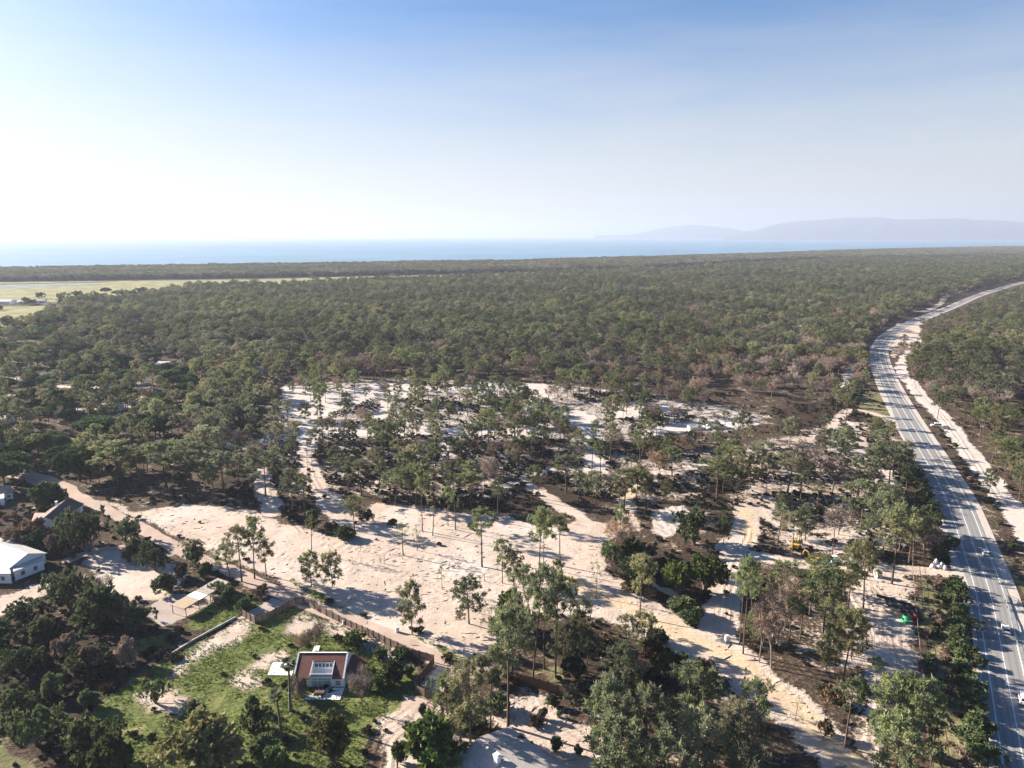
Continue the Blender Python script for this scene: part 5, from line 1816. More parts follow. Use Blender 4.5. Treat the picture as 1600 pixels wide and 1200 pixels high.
    for y, s in ((.85, 1), (-.85, -1)):
        for x in (-.75, 0, .75):
            c = thing('garden_chair', 'dark garden chair, ' + names[n] + ' the terrace table', 'chair', (-42.8 + x, 133.9 + y, gz1(-43, 140) + .1), 0, 'chairs round the terrace table')
            n += 1
            m = MB(); m.box((0, 0, .44), (.45, .45, .06)); obj('seat', (m, M['wood']), c)
            m = MB(); m.box((0, s * .21, .72), (.45, .05, .5)); obj('backrest', (m, M['wood']), c)
            for lx in (-.19, .19):
                for ly in (-.19, .19):
                    m = MB(); m.box((lx, ly, .2), (.05, .05, .42)); obj('leg', (m, M['wood']), c)
    bn = thing('bench', 'pale low bench against the white house wall', 'bench', (-39.6, 135.2, gz1(-43, 140) + .1))
    m = MB(); m.box((0, 0, .42), (1.5, .45, .08)); obj('seat', (m, M['whitepave']), bn)
    for x in (-.6, .6):
        m = MB(); m.box((x, 0, .19), (.1, .4, .4)); obj('leg', (m, M['bluetrim']), bn)
    polysheet('paving', Gs([(427, 1036), (460, 1036), (456, 1056), (418, 1056)]), .22, M['whitepave'], .5)
    polysheet('paving', Gs([(492, 1010), (500, 1010), (497, 1022), (487, 1022)]), .2, M['whitepave'], .5)


white_house()

# left-hand villas
gable_house('large white villa with pale metal gable roof at the left edge', (-28, 842), (42, 866), 5.0, 3.3, 5.4, 'paleroof', over=.5)
def flat_block(label, pts_px, h, name='house', mat='white', roof='paleroof'):
    pts = Gs(pts_px)
    c = np.mean(pts, axis=0)
    t = thing(name, label, 'house', (c[0], c[1], 0))
    m, r = MB(), MB()
    q = np.array([(a - c[0], b - c[1], -.2) for a, b in pts])
    m.prism(q, (0, 0, 0), (0, 0, h + .2))
    obj('wall', (m, M[mat]), t)
    q2 = q * np.array([1.04, 1.04, 0]) + np.array([0, 0, h + .003])
    r.prism(q2, (0, 0, 0), (0, 0, .18))
    obj('roof', (r, M[roof]), t)
    d = np.array(pts[1]) - np.array(pts[0])
    L = np.hypot(*d)
    d = d / L
    mid = (np.array(pts[0]) + np.array(pts[1])) / 2 - c
    n_ = np.array([d[1], -d[0]])
    if np.dot(n_, mid) < 0:
        n_ = -n_
    window(t, (mid[0] + n_[0] * .01 + d[0] * L * .2, mid[1] + n_[1] * .01 + d[1] * L * .2, h * .55), .8, 1.0, n_[0], n_[1], 'bluetrim')
    window(t, (mid[0] + n_[0] * .01 - d[0] * L * .22, mid[1] + n_[1] * .01 - d[1] * L * .22, h * .55), .8, 1.0, n_[0], n_[1], 'bluetrim')
    return t


flat_block('flat white annex in front of the pale-roofed villa', [(24, 908), (70, 890), (62, 874), (22, 886)], 3.0)
flat_block('flat white block left of the annex at the left edge', [(-25, 912), (19, 912), (14, 889), (-25, 889)], 3.1)
gable_house('white house with steep dark brown roof among bushes', (71, 808), (106, 779), 4.6, 2.7, 5.2, 'brownroof', chimney=True)
flat_block('low white lean-to beside the brown-roofed house', [(50, 828), (68, 828), (72, 812), (56, 812)], 2.4, roof='pinkroof')
gable_house('house with weathered roof at the left edge above the bushes', (-18, 765), (14, 758), 4.2, 2.8, 4.6, 'pinkroof')
flat_block('small white house at the left edge under a round bush', [(-22, 793), (8, 790), (8, 779), (-22, 780)], 2.8)
FAR = [  # px, row, length, half width, eave, ridge, roof, turn, label
    (8, 474.5, 26, 8, 4, 6, 'white', 0, 'long white farm building at the left edge by the meadow'),
    (42, 475, 22, 6, 3.5, 5.5, 'paleroof', .1, 'white farm shed right of the long farm building'),
    (66, 472.5, 10, 5, 3, 4.6, 'paleroof', .3, 'small white shed between dark trees near the meadow'),
    (130, 471, 26, 7, 4, 6, 'paleroof', -.1, 'long pale building among trees below the yellow meadow'),
    (148, 472.5, 12, 6, 3.4, 5, 'paleroof', .2, 'pale hut at the right end of the long pale building'),
    (72, 519, 13, 5, 3, 4.8, 'paleroof', .2, 'white gabled house behind a round dark tree'),
    (134, 517.5, 11, 5, 3.2, 5, 'paleroof', -.2, 'white house beside a sandy strip in the wood'),
    (330, 466.5, 11, 5, 4, 6, 'white', .1, 'lone white house deep in the pine forest'),
    (82, 640, 11, 4.5, 3, 4.8, 'paleroof', .1, 'pale villa roof behind big dark trees'),
    (177, 641, 10, 4.4, 3, 4.6, 'paleroof', .35, 'white villa in the wood above the umbrella pines'),
    (219, 631, 9, 4.4, 3, 4.8, 'pinkroof', -.2, 'pinkish-roofed villa at the edge of the pine wood'),
    (186, 612, 9, 4.2, 3, 4.6, 'paleroof', .1, 'small white villa above the pinkish-roofed one'),
    (167, 602, 9, 4.4, 3, 4.8, 'pinkroof', .1, 'small pink-roofed villa farther up the wood'),
    (25, 629, 10, 4.5, 3, 4.8, 'pinkroof', -.3, 'weathered-roofed villa behind the left umbrella trees'),
    (3, 662, 9, 4.2, 3, 4.6, 'paleroof', .1, 'white-walled villa at the left edge below the bushes'),
    (36, 680, 7, 3.6, 2.6, 3.8, 'paleroof', 0, 'small white hut behind the wide umbrella pine'),
    (408, 581, 10, 4.4, 3, 4.8, 'pinkroof', .2, 'little villa hidden in the forest above the clearing'),
    (258, 574, 10, 4.4, 3, 4.8, 'paleroof', -.2, 'white villa hidden among pines in the left forest'),
]
for px, py, L, hw, ev, rd_, rf, rz, lab in FAR:
    g = G(px, py)
    d = Vector((math.cos(rz), math.sin(rz), 0)) * L / 2
    gable_house(lab, g - d, g + d, hw, ev, rd_, rf if rf != 'white' else 'paleroof', ridge_px=False, group='villas scattered in the wood', over=.4)

# house cut by the bottom edge, with the white chimney
A, B = G(752, 1152, 4.2), G(838, 1226, 4.2)
gh = gable_house('house with broad grey roof at the bottom edge', (752, 1152), (842, 1226), 7.5, 2.3, 4.2, 'greyroof', over=.5, wins=3)
ck = MB()
ck.box((-1.5, -1.6, 4.2), (1.15, .95, 2.6))
ck.box((-1.5, -1.6, 5.56), (1.35, 1.15, .14))
ck.box((-1.5, -1.6, 5.72), (.9, .7, .2))
for ch in gh.children:
    if ch.name.startswith('roof'):
        obj('chimney', (ck, M['white']), ch)


# ------------------------------------------------------------------ yard structures
def shelter():
    z = 2.7
    c = [G(266.5, 945.8, z), G(287.5, 952, z), G(359, 910, z), G(340, 903.5, z)]
    o0 = (c[0] + c[1] + c[2] + c[3]) / 4
    t = thing('shelter', 'long open carport roof on thin posts beside the paved yard', 'carport', (o0.x, o0.y, 0))
    lerp = lambda a, b, f: a + (b - a) * f
    for f0, f1, mat, lab in ((0, .32, 'tanpanel', 'tan roof panel'), (.325, .50, 'whitepave', 'white roof panel'), (.505, 1, 'greypanel', 'grey weathered roof panel')):
        m = MB()
        q = [lerp(c[0], c[3], f0), lerp(c[1], c[2], f0), lerp(c[1], c[2], f1), lerp(c[0], c[3], f1)]
        m.prism([(v.x - o0.x, v.y - o0.y, z) for v in q], (0, 0, 0), (0, 0, .12))
        obj('roof_panel', (m, M[mat]), t)['label'] = lab
    for f in (.03, .3, .55, .78, .97):
        for a, b in ((c[0], c[3]), (c[1], c[2])):
            p = lerp(a, b, f)
            m = MB()
            m.box((p.x - o0.x, p.y - o0.y, z / 2 - .1), (.14, .14, z))
            obj('post', (m, M['wood']), t)
    for a, b in ((c[0], c[3]), (c[1], c[2])):
        m = MB()
        a_, b_ = a - o0, b - o0
        m.tube([(a_.x, a_.y, z - .1), (b_.x, b_.y, z - .1)], .09, 4)
        obj('beam', (m, M['wood']), t)
    g = G(318, 948)
    b = thing('garden_table', 'small white table on the grass beside the long carport', 'table', (g.x, g.y, gz1(g.x, g.y)), .6)
    m = MB(); m.box((0, 0, .75), (2.0, .9, .08)); obj('tabletop', (m, M['white']), b)
    for x in (-.85, .85):
        for y in (-.35, .35):
            m = MB(); m.box((x, y, .34), (.08, .08, .78)); obj('leg', (m, M['white']), b)


shelter()


def plank_fence(label, pts_px, h, step=2.1, mat='fence', name='wooden_fence', close_mat=None):
    pts = spline(Gs(pts_px), 1) if False else Gs(pts_px)
    c = np.mean(pts, axis=0)
    t = thing(name, label, 'fence', (c[0], c[1], 0))
    walk = []
    for (ax, ay), (bx, by) in zip(pts, pts[1:]):
        L = math.hypot(bx - ax, by - ay)
        k = max(1, round(L / step))
        for i in range(k):
            walk.append((ax + (bx - ax) * i / k, ay + (by - ay) * i / k))
    walk.append(pts[-1])
    g = np.random.default_rng(3)
    for i, (x, y) in enumerate(walk):
        m = MB()
        m.box((x - c[0], y - c[1], h / 2 + gz1(x, y)), (.16, .16, h + .35))
        obj('post', (m, M['wood']), t)
        if i + 1 < len(walk):
            x2, y2 = walk[i + 1]
            L = math.hypot(x2 - x, y2 - y)
            rz = math.atan2(y2 - y, x2 - x)
            m = MB()
            n = max(3, int(L / .22))
            for j in range(n):
                f = (j + .5) / n
                hh = h * g.uniform(.97, 1.03)
                xx, yy = x + (x2 - x) * f, y + (y2 - y) * f
                m.box((xx - c[0], yy - c[1], hh / 2 + gz1(xx, yy)), ((L - .17) / n * .93, .04, hh), rz)
            for zz in (.35, h - .3):
                m.box(((x + x2) / 2 - c[0], (y + y2) / 2 - c[1], zz + gz1(x, y)), (L - .17, .10, .09), rz)
            obj('panel', (m, M[mat]), t)
    return t


plank_fence('long brown plank fence curving along the dirt road above the lawn',
            [(378, 962), (399, 974), (420, 967), (452, 948), (462, 943.5), (474, 943.5), (482, 947), (510, 962), (540, 976), (575, 993), (610, 1010), (645, 1026), (678, 1036)], 2.0, 2.3)
plank_fence('short brown plank fence turning round the pale parking pad', [(678, 1038.5), (662, 1058), (648, 1073), (650, 1082), (664, 1089), (677, 1092)], 2.0, 1.9)
plank_fence('dark brown plank fence behind the sandy yard in the pine shade', [(812, 1066), (840, 1074), (870, 1083), (900, 1094), (930, 1104)], 2.2, 2.4, 'wood')


def post_fence(name, label, pts_px, h, step, r=.06, wires=2, mat='wood', wmat='metal', wr=.018):
    pts = Gs(pts_px)
    c = np.mean(pts, axis=0)
    t = thing(name, label, 'fence', (c[0], c[1], 0))
    walk = []
    for (ax, ay), (bx, by) in zip(pts, pts[1:]):
        k = max(1, round(math.hypot(bx - ax, by - ay) / step))
        walk += [(ax + (bx - ax) * i / k, ay + (by - ay) * i / k) for i in range(k)]
    walk.append(pts[-1])
    for x, y in walk:
        m = MB()
        z = gz1(x, y)
        m.tube([(x - c[0], y - c[1], z - .2), (x - c[0], y - c[1], z + h)], r, 6)
        obj('post', (m, M[mat]), t)
    for j in range(wires):
        m = MB()
        m.tube([(x - c[0], y - c[1], gz1(x, y) + h * (.95 - .4 * j)) for x, y in walk], wr, 4)
        obj('rail', (m, M[wmat]), t)
    return t


post_fence('wire_fence', 'long wire fence on thin posts left of the highway verge', [(1429, 776), (1427, 830), (1425.5, 890), (1430, 950), (1436, 1010), (1441, 1070), (1447, 1140), (1455, 1215)], 1.5, 4.5, .06, 2, 'log', 'log', .03)
post_fence('rope_fence', 'low rope fence on wooden posts along the left end of the sand field', [(188, 783), (215, 800), (250, 830), (290, 858), (330, 880)], 1.0, 5.0, .07, 1, 'wood', 'wood', .02)
post_fence('rope_fence', 'short rope fence on thin posts below the ochre road', [(893, 972), (925, 980), (945, 985)], 1.5, 5.0, .07, 1, 'wood', 'wood', .02)
post_fence('crash_barrier', 'grey steel crash barrier on the right shoulder of the highway', [(1567, 930), (1580, 975), (1592, 1020), (1604, 1065)], .75, 3.6, .06, 1, 'metal', 'metal', .13)
post_fence('timber_fence', 'weathered timber barrier beside the right shoulder of the highway', [(1576, 937), (1590, 945), (1604, 952)], 1.6, 2.4, .09, 2, 'wood', 'wood', .06)

gw = MB()
gp = Gs([(262, 1027), (300, 1003), (335, 984), (368, 966)])
for (ax, ay), (bx, by) in zip(gp, gp[1:]):
    L = math.hypot(bx - ax, by - ay)
    gw.box(((ax + bx) / 2, (ay + by) / 2, .1), (L - .02, .22, .7), math.atan2(by - ay, bx - ax))
    gw.box(((ax + bx) / 2, (ay + by) / 2, .49), (L - .02, .3, .08), math.atan2(by - ay, bx - ax))
tag(obj('garden_wall', (gw, M['gravel'])), 'low tan garden wall along the left border of the lawn', 'wall')


def pergola(px, py, rz, L, wd, label, slats=7, h=2.5):
    g = G(px, py)
    t = thing('pergola', label, 'pergola', (g.x, g.y, gz1(g.x, g.y)), rz, 'wooden pergolas on the garden walk')
    for x in (-L / 2 + .1, L / 2 - .1):
        for y in (-wd / 2 + .1, wd / 2 - .1):
            m = MB(); m.box((x, y, h / 2 - .15), (.16, .16, h)); obj('post', (m, M['wood']), t)
    for y in (-wd / 2 + .1, wd / 2 - .1):
        m = MB(); m.box((0, y, h - .06), (L + .3, .14, .2)); obj('beam', (m, M['wood']), t)
    for x in np.linspace(-L / 2, L / 2, slats):
        m = MB(); m.box((x, 0, h + .13), (.12, wd + .5, .16)); obj('slat', (m, M['wood']), t)


pergola(684, 1110, .95, 5.2, 2.4, 'dark pergola nearest the parking pad fence')
pergola(703, 1133, -.55, 5.0, 2.2, 'middle pergola, half under a light green pine', 8)
pergola(748, 1150, .8, 3.2, 2.2, 'reddish pergola beside the grey roof', 6)
pergola(718, 1139, -.55, 2.8, 1.0, 'low narrow pergola between the middle and reddish ones', 7, 1.0)


def pole(px, py, top, label, arm=True):
    g = G(px, py)
    v = (top - CY) / FPX
    h = CAMH - g.y * (CP * v + SP) / (CP - v * SP)
    t = thing('utility_pole', label, 'utility pole', (g.x, g.y, gz1(g.x, g.y) - .2), .5)
    m = MB(); m.tube([(0, 0, 0), (0, 0, h)], [.19, .12], 8); obj('post', (m, M['wood']), t)
    if arm:
        m = MB(); m.box((0, .1, h - .5), (1.8, .1, .12)); a = obj('crossarm', (m, M['wood']), t)
        for x in (-.8, 0, .8):
            m = MB(); m.tube([(x, .1, h - .43), (x, .1, h - .22)], [.06, .04], 6); obj('insulator', (m, M['white']), a)
    return g, h


pole(1299, 878, 816, 'wooden utility pole beside the pale blue toilet')


# ------------------------------------------------------------------ vehicles
def wheel(parent, x, y, r, w=.22):
    m = MB()
    m.tube([(x, y - w / 2, r), (x, y + w / 2, r)], r, 16)
    wo = obj('wheel', (m, M['rubber']), parent)
    s = 1 if y > 0 else -1
    m = MB()
    m.tube([(x, y + s * (w / 2 - .01), r), (x, y + s * (w / 2 + .02), r)], r * .62, 12)
    obj('rim', (m, M['metal']), wo)


def shell(mb, prof_low, prof_high, w0, w1):
    """side profile (x,z) extruded with tumblehome: lower ring width w0, upper ring width w1"""
    n = len(prof_low)
    V = []
    for s in (-1, 1):
        V += [(x, s * w0 / 2, z) for x, z in prof_low] + [(x, s * w1 / 2, z) for x, z in prof_high]
    V = np.array(V)
    m = 2 * n
    F = []
    for i in range(n - 1):
        F.append((i, i + 1, n + i + 1, n + i))
        F.append((m + i + 1, m + i, m + n + i, m + n + i + 1))
        F.append((n + i, n + i + 1, m + n + i + 1, m + n + i))
    F.append((0, n, m + n, m))
    F.append((n - 1, m + n - 1, m + 2 * n - 1, 2 * n - 1)[::-1])
    F += [(i, m + i, m + i + 1, i + 1) for i in range(n - 1)]
    mb.add(V, F)


def car(px, py, label, paint='carwhite', heading=None, van=False, flip=False, z=.1):
    g = G(px, py)
    rz = road_frame(px, py) if heading is None else heading
    if flip:
        rz += math.pi
    t = thing('parked_van' if van and heading is not None else 'van' if van else 'car', label, 'van' if van else 'car', (g.x, g.y, z), rz)
    b = MB()
    if van:
        L, Wd = 4.9, 1.9
        xs = [-2.45, -2.4, -1.0, .4, 1.35, 1.5, 2.35, 2.45]
        lo = [(x, .32) for x in xs]
        hi = [(-2.45, 1.0), (-2.4, 1.05), (-1.0, 1.08), (.4, 1.08), (1.35, 1.06), (1.5, 1.04), (2.35, .82), (2.45, .55)]
        shell(b, lo, hi, Wd, Wd * .98)
        c = MB()
        shell(c, [(-2.4, 1.05), (-1, 1.05), (.6, 1.05), (1.55, 1.03)], [(-2.25, 1.93), (-1, 1.97), (.5, 1.95), (.72, 1.9)], Wd * .97, Wd * .84)
        top, zr, ws = 1.97, (1.2, 1.75), ((1.5, 1.10), (.82, 1.82))
        rear = ((-2.42, 1.2), (-2.32, 1.75))
        side = [((-2.1, 1.2), (-2.0, 1.7), (-.75, 1.74), (-.75, 1.2)), ((-.65, 1.2), (-.65, 1.74), (.5, 1.72), (1.1, 1.2))]
        wx = (-1.5, 1.5)
    else:
        L, Wd = 4.2, 1.76
        lo = [(x, .3) for x in (-2.1, -2.0, -1.2, .3, 1.1, 1.9, 2.1)]
        hi = [(-2.1, .78), (-2.0, .92), (-1.2, .95), (.3, .95), (1.1, .90), (1.9, .74), (2.1, .5)]
        shell(b, lo, hi, Wd, Wd * .97)
        c = MB()
        shell(c, [(-2.0, .92), (-1, .93), (.3, .93), (1.15, .90)], [(-1.55, 1.42), (-1, 1.47), (.1, 1.46), (.35, 1.42)], Wd * .95, Wd * .74)
        ws = ((1.10, .96), (.42, 1.40))
        rear = ((-1.99, .97), (-1.62, 1.37))
        side = [((-1.65, .99), (-1.42, 1.36), (-.55, 1.38), (-.55, .99)), ((-.45, .99), (-.45, 1.38), (.2, 1.36), (.85, .99))]
        wx = (-1.3, 1.3)
    obj('body', (b, M[paint]), t)
    obj('cabin', (c, M[paint]), t)
    wz0, wz1 = Wd * .95, Wd * .78
    for nm, (p0, p1) in (('windscreen', ws), ('rear_window', rear)):
        s = 1 if nm == 'windscreen' else -1
        m = MB()
        a, e = wz0 / 2 - .12, wz1 / 2 - .05
        o_ = .045 * s
        m.add([(p0[0] + o_, -a, p0[1] + .02), (p0[0] + o_, a, p0[1] + .02), (p1[0] + o_, e, p1[1] + .02), (p1[0] + o_, -e, p1[1] + .02)], [(0, 1, 2, 3) if s > 0 else (3, 2, 1, 0)])
        obj(nm, (m, M['carglass']), t)
    zlo, zhi = (1.05, 1.95) if van else (.93, 1.47)
    for s in (-1, 1):
        for q in side:
            m = MB()
            V = []
            for x, zz in q:
                f = (zz - zlo) / (zhi - zlo)
                yy = (Wd * (.97 if van else .95) / 2) * (1 - f) + (Wd * (.84 if van else .74) / 2) * f + .015
                V.append((x, s * yy, zz))
            m.add(V, [(0, 1, 2, 3) if s > 0 else (3, 2, 1, 0)])
            obj('side_window', (m, M['carglass']), t)
    for x in wx:
        for s in (-1, 1):
            wheel(t, x, s * (Wd / 2 - .1), .34 if van else .31)
    for s in (-1, 1):
        m = MB(); m.box((L / 2 - .09, s * Wd * .36, .68), (.16, .34, .14)); obj('headlight', (m, M['lampglass']), t)
        m = MB(); m.box((-L / 2 + .03, s * Wd * .42, .85), (.1, .18, .26)); obj('tail_lamp', (m, M['tail']), t)
    m = MB(); m.box((L / 2 + .0, 0, .42), (.12, Wd * .9, .16)); m.box((-L / 2, 0, .42), (.1, Wd * .9, .16)); obj('bumper', (m, M['cargrey']), t)
    return t


car(1539, 866, 'white car driving away in the right lane above the side track', van=False)
car(1571, 986, 'small white car in the right lane near the crash barrier')
car(1599, 1095, 'white van at the right edge of the highway, cut by the picture edge', van=True)
car(1497, 475, 'small pale car far up the highway before the forest')
car(1462, 667, 'white van parked between the shrubs of the right verge', van=True, heading=2.9, z=.25)
car(1476, 670, 'dark grey car parked behind the white van on the verge', 'cargrey', heading=2.2, z=.2)


def digger(px, py, rz, label, s=1.0):
    g = G(px, py)
    t = thing('excavator', label, 'excavator', (g.x, g.y, gz1(g.x, g.y)), rz)
    t.scale = (s, s, s)
    for y in (-1.0, 1.0):
        m = MB()
        n = 16
        prof = []
        for i in range(n):
            a = 2 * math.pi * i / n
            prof.append(((1.35 if math.cos(a) > 0 else -1.35) + .42 * math.cos(a), 0, .45 + .42 * math.sin(a)))
        m.prism(prof, (0, y - .25, 0), (0, .5, 0))
        obj('track', (m, M['rubber']), t)
    m = MB()
    m.tube([(0, 0, .7), (0, 0, 1.0)], .6, 14)
    m.box((0, 0, .55), (1.6, 1.6, .4))
    obj('undercarriage', (m, M['blackplastic']), t)
    m = MB()
    m.box((-.55, 0, 1.45), (2.6, 2.3, .9))
    m.box((-1.6, 0, 1.65), (.9, 2.35, 1.1))
    m.box((.6, -.7, 1.3), (1.2, .8, .6))
    obj('body', (m, M['yellow']), t)
    m = MB()
    m.prism([(.15, 0, 1.5), (1.45, 0, 1.5), (1.5, 0, 2.3), (1.2, 0, 2.85), (.15, 0, 2.85)], (0, .2, 0), (0, .95, 0))
    cb = obj('cab', (m, M['carglass']), t)
    m = MB()
    m.box((.72, .68, 2.9), (1.15, 1.0, .1))
    for x, y in ((.17, .2), (.17, 1.15), (1.45, .2), (1.45, 1.15)):
        m.box((x, y, 2.2), (.09, .09, 1.35))
    obj('cab_frame', (m, M['yellow']), cb)
    m = MB()
    m.tube([(1.0, -.35, 1.6), (2.3, -.35, 3.6), (3.9, -.35, 4.0)], [.26, .24, .18], 4)
    bo = obj('boom', (m, M['yellow']), t)
    m = MB()
    m.tube([(3.8, -.35, 4.1), (4.6, -.35, 1.6)], [.18, .14], 4)
    obj('stick', (m, M['yellow']), bo)
    m = MB()
    m.tube([(1.5, -.35, 1.5), (2.5, -.35, 3.2)], .08, 6)
    m.tube([(2.4, -.35, 3.9), (3.7, -.35, 4.35)], .08, 6)
    obj('hydraulic_ram', (m, M['metal']), bo)
    m = MB()
    m.prism([(4.65, 0, 1.7), (4.95, 0, .9), (4.5, 0, .35), (3.9, 0, .5), (4.1, 0, .95), (4.4, 0, 1.2)], (0, -.8, 0), (0, .9, 0))
    obj('bucket', (m, M['blackplastic']), t)


digger(1243, 858, .9, 'yellow excavator with raised boom on the pale disturbed sand', 1.0)
digger(1270, 878, 2.4, 'smaller yellow excavator half hidden behind a spreading pine', .75)


def site_things():
    g = G(1303.5, 880)
    t = thing('portable_toilet', 'pale blue portable toilet beside the utility pole', 'toilet', (g.x, g.y, gz1(g.x, g.y)), .4)
    m = MB(); m.box((0, 0, 1.15), (1.5, 1.5, 2.3)); obj('cabin', (m, M['toiletblue']), t)
    m = MB(); m.box((0, 0, 2.36), (1.6, 1.6, .12)); m.box((0, 0, 2.47), (1.2, 1.2, .12)); obj('roof', (m, M['white']), t)
    m = MB(); m.box((0, -.77, 1.1), (.9, .05, 1.95)); d = obj('door', (m, M['white']), t)
    m = MB(); m.box((.35, -.81, 1.1), (.06, .04, .16)); obj('handle', (m, M['metal']), d)
    g = G(1371, 902)
    t = thing('site_cabin', 'small white site cabin under the tall wide pine', 'cabin', (g.x, g.y, gz1(g.x, g.y)), .3)
    m = MB(); m.box((0, 0, 1.1), (1.9, 1.5, 2.2)); obj('wall', (m, M['white']), t)
    m = MB(); m.box((0, 0, 2.26), (2.05, 1.65, .12)); obj('roof', (m, M['paleroof']), t)
    door(t, (.3, -.75, 0), .8, 1.9, 0, -1, 'whitepave')
    window(t, (-.95, 0, 1.3), .6, .5, -1, 0)
    g = G(1344, 849)
    t = thing('trailer', 'orange and white plant trailer in the clearing above the site cabin', 'trailer', (g.x, g.y, gz1(g.x, g.y)), .2)
    m = MB(); m.box((0, 0, .8), (2.6, 1.5, .3)); m.box((-.5, 0, 1.2), (1.2, 1.2, .55)); obj('bed', (m, M['redplastic']), t)
    m = MB(); m.box((.9, 0, 1.3), (.8, 1.2, .7)); obj('tank', (m, M['white']), t)
    for s in (-1, 1):
        wheel(t, 0, s * .8, .33)
    # pipes: a loose pile of black lengths
    g0 = G(1403, 952)
    g = np.random.default_rng(12)
    where = ['leftmost', 'second from left', 'third from left', 'fourth from left', 'fifth from left', 'sixth from left', 'seventh from left', 'eighth from left', 'ninth from left', 'rightmost']
    pos = sorted([(g.uniform(-2.6, 2.8), g.uniform(-3.5, 3.5), g.uniform(-.9, .9), g.integers(0, 3)) for _ in range(10)])
    for i, (x, y, a, lay) in enumerate(pos):
        L, r = g.uniform(3.4, 5.2), .42
        m = MB()
        n = 12
        an = np.arange(n) * 2 * math.pi / n
        ri = [np.stack([np.full(n, xx), rr * np.cos(an), rr * np.sin(an)], 1) for xx, rr in ((-L / 2, r), (L / 2, r), (L / 2, r * .82), (-L / 2, r * .82))]
        V = np.vstack(ri)
        F = [(k * n + j, k * n + (j + 1) % n, ((k + 1) % 4) * n + (j + 1) % n, ((k + 1) % 4) * n + j) for k in range(4) for j in range(n)]
        m.add(V, np.array(F)[:, ::-1])
        o = obj('black_pipe', (m, M['blackplastic']), None, (g0.x + x, g0.y + y, gz1(g0.x, g0.y) + r + lay * .75), 1.9 + a)
        tag(o, '%s black plastic pipe in the loose pile by the wire fence' % where[i], 'pipe', 'black pipes piled by the wire fence')
    for i, (px, py, mat, nm, lay) in enumerate(((1414, 972, 'greenplastic', 'front left green', 0), (1417, 967, 'greenplastic', 'back left green', 0), (1419, 972.5, 'greenplastic', 'right green', 0), (1416.5, 970, 'greenplastic', 'top green', 1),
                                                (1424, 972, 'redplastic', 'front red', 0), (1423.5, 966, 'redplastic', 'back red', 0), (1424, 969, 'redplastic', 'top red', 1))):
        g = G(px, py)
        m = MB()
        for k in range(4):
            th = np.linspace(0, 2 * math.pi, 21)
            rr = .95 - .04 * (k % 2)
            m.tube(np.stack([rr * np.cos(th), rr * np.sin(th), np.full(21, .13 + k * .21)], 1), .12, 6, 0, .5, False)
        o = obj('conduit_coil', (m, M[mat]), None, (g.x, g.y, gz1(g.x, g.y) + .02 + .88 * lay), i * .7)
        tag(o, '%s coil of plastic conduit below the black pipes' % nm, 'coil', 'coils of conduit by the black pipes')
    # concrete tanks on the white clearing
    for px, py, L, lab in ((1088, 671, 8.5, 'long open pale concrete tank on the white clearing'), (1119, 669, 9.5, 'pale concrete tank with railing right of the long tank'), (1107, 661, 4, 'small square pale concrete pit behind the two tanks')):
        g = G(px, py)
        t = thing('concrete_tank', lab, 'tank', (g.x, g.y, gz1(g.x, g.y)), .08)
        m = MB()
        w_ = L * .5
        for cx_, cy_, sx, sy in ((0, -w_ / 2, L, .3), (0, w_ / 2, L, .3), (-L / 2 + .15, 0, .3, w_ - .3), (L / 2 - .15, 0, .3, w_ - .3)):
            m.box((cx_, cy_, .8), (sx, sy, 1.9))
        obj('wall', (m, M['concrete']), t)
        m = MB(); m.box((0, 0, .45), (L - .6, w_ - .3, .2)); obj('floor', (m, M['concrete']), t)
        m = MB()
        for q in np.linspace(-L / 2 + .2, L / 2 - .2, 6):
            m.tube([(q, -w_ / 2, 1.7), (q, -w_ / 2, 2.7)], .05, 5)
        m.tube([(-L / 2 + .2, -w_ / 2, 2.7), (L / 2 - .2, -w_ / 2, 2.7)], .05, 5)
        obj('railing', (m, M['white']), t)
    # white sacks by the side track
    g = np.random.default_rng(5)
    for i, (px, py, lab) in enumerate(((1457, 886, 'leftmost'), (1462, 882, 'tallest'), (1466, 887, 'front middle'), (1471, 884, 'back right'), (1476, 889, 'rightmost'))):
        q = G(px, py)
        m = MB()
        n = 10
        rings = []
        for zz, rr in ((0, .75), (.35, .9), (.8, .82), (1.15, .5), (1.3, .12)):
            an = np.arange(n) * 2 * math.pi / n
            rv = rr * (1 + .18 * g.normal(size=n))
            rings.append(np.stack([rv * np.cos(an), rv * np.sin(an) * .8, np.full(n, zz * (1 + .1 * g.normal()))], 1))
        m.add(np.vstack(rings), [(k * n + j, k * n + (j + 1) % n, (k + 1) * n + (j + 1) % n, (k + 1) * n + j) for k in range(4) for j in range(n)])
        m.add(np.vstack([rings[-1], [rings[-1].mean(0)]]), [(j, (j + 1) % n, n) for j in range(n)])
        o = obj('white_sack', m.mesh('white_sack', M['sandpile'], True), None, (q.x, q.y, gz1(q.x, q.y) - .05), i)
        o.scale = (1, 1, 1.5 if lab == 'tallest' else 1)
        tag(o, '%s white bulk sack at the roadside by the side track' % lab, 'sack', 'white sacks by the side track')
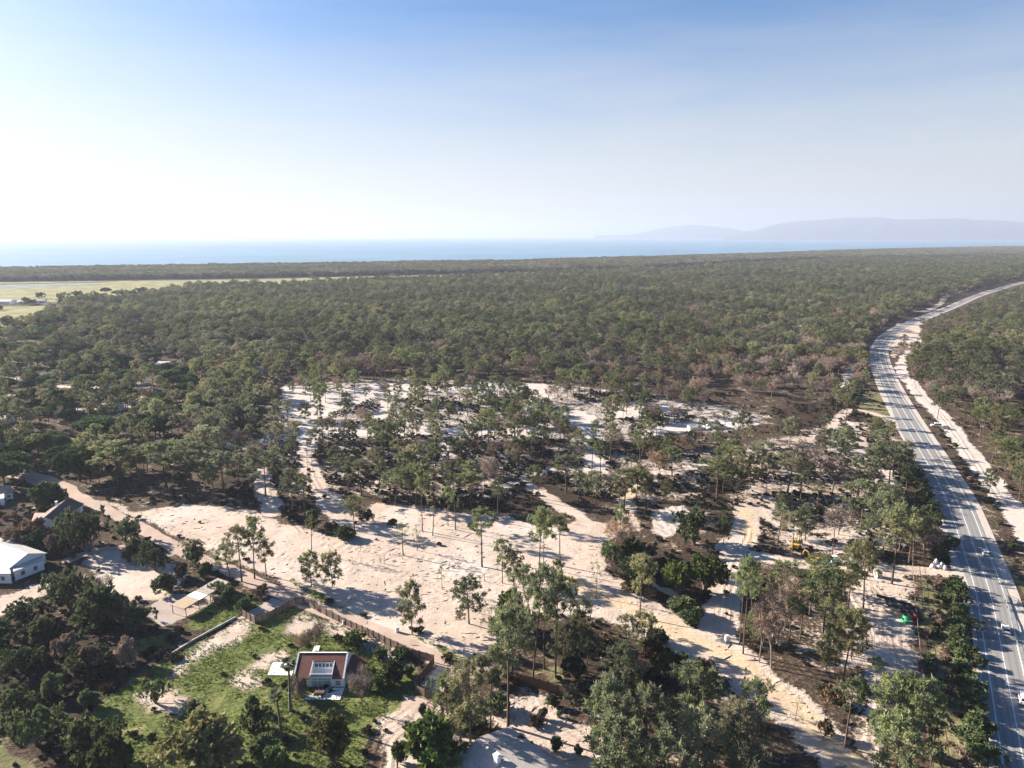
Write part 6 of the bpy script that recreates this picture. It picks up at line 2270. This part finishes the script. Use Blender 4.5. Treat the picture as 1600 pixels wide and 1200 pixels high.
    # felled logs
    names = ['leftmost', 'second', 'third', 'fourth', 'fifth', 'sixth', 'rightmost']
    for gname, base, rz in (('below the utility pole', (1316, 868), .6), ('at the burnt clearing above the trailer', (1282, 836), .2)):
        for i in range(7):
            q = G(base[0] + (i - 3) * 2.6, base[1] + g.normal(0, 1.4))
            m = MB()
            L = g.uniform(2.5, 4.5)
            m.tube([(-L / 2, 0, 0), (0, g.normal(0, .06), .02), (L / 2, 0, 0)], [.2, .18, .15], 8)
            o = obj('log', (m, M['log']), None, (q.x, q.y, gz1(q.x, q.y) + .17), rz + g.normal(0, .5))
            tag(o, '%s felled log of the row %s' % (names[i], gname), 'log', 'felled logs ' + gname)
    for px, py, h, lab in ((1135, 1003, 1.7, 'small white meter cabinet where the sandy lane meets the ochre road'), (621, 988, 1.3, 'small white meter cabinet beside the lone full-crowned pine'), (538, 974, 1.0, 'white box against the long plank fence')):
        g1 = G(px, py)
        t = thing('meter_cabinet', lab, 'cabinet', (g1.x, g1.y, gz1(g1.x, g1.y)), .4)
        m = MB(); m.box((0, 0, h / 2 - .05), (.9, .45, h)); obj('body', (m, M['white']), t)
        m = MB(); m.box((0, 0, h + .03), (1.0, .55, .07)); obj('lid', (m, M['concrete']), t)
        m = MB(); m.box((0, -.235, h / 2), (.75, .03, h * .75)); obj('door', (m, M['whitepave']), t)
    for i, (px, py, h, lab) in enumerate(((594, 880, 2.6, 'left wooden stake of the pair on the bare sand'), (600.5, 880.5, 2.6, 'right wooden stake of the pair on the bare sand'), (915, 902, 3.2, 'white marker post beside the sandy track'),
                                          (757, 908, 2.4, 'wooden stake beside the tall slender pine'), (1140, 930, 1.6, 'short stake at the side of the sandy lane'), (564, 862, 2.8, 'wooden stake in the tree shadow at the left of the sand'))):
        g1 = G(px, py)
        m = MB(); m.tube([(0, 0, -.2), (0, 0, h)], .09, 6); m.tube([(0, 0, h), (0, 0, h + .08)], [.11, .03], 6)
        tag(obj('marker_post', (m, M['white' if 'white' in lab else 'wood']), None, (g1.x, g1.y, gz1(g1.x, g1.y))), lab, 'post')


site_things()
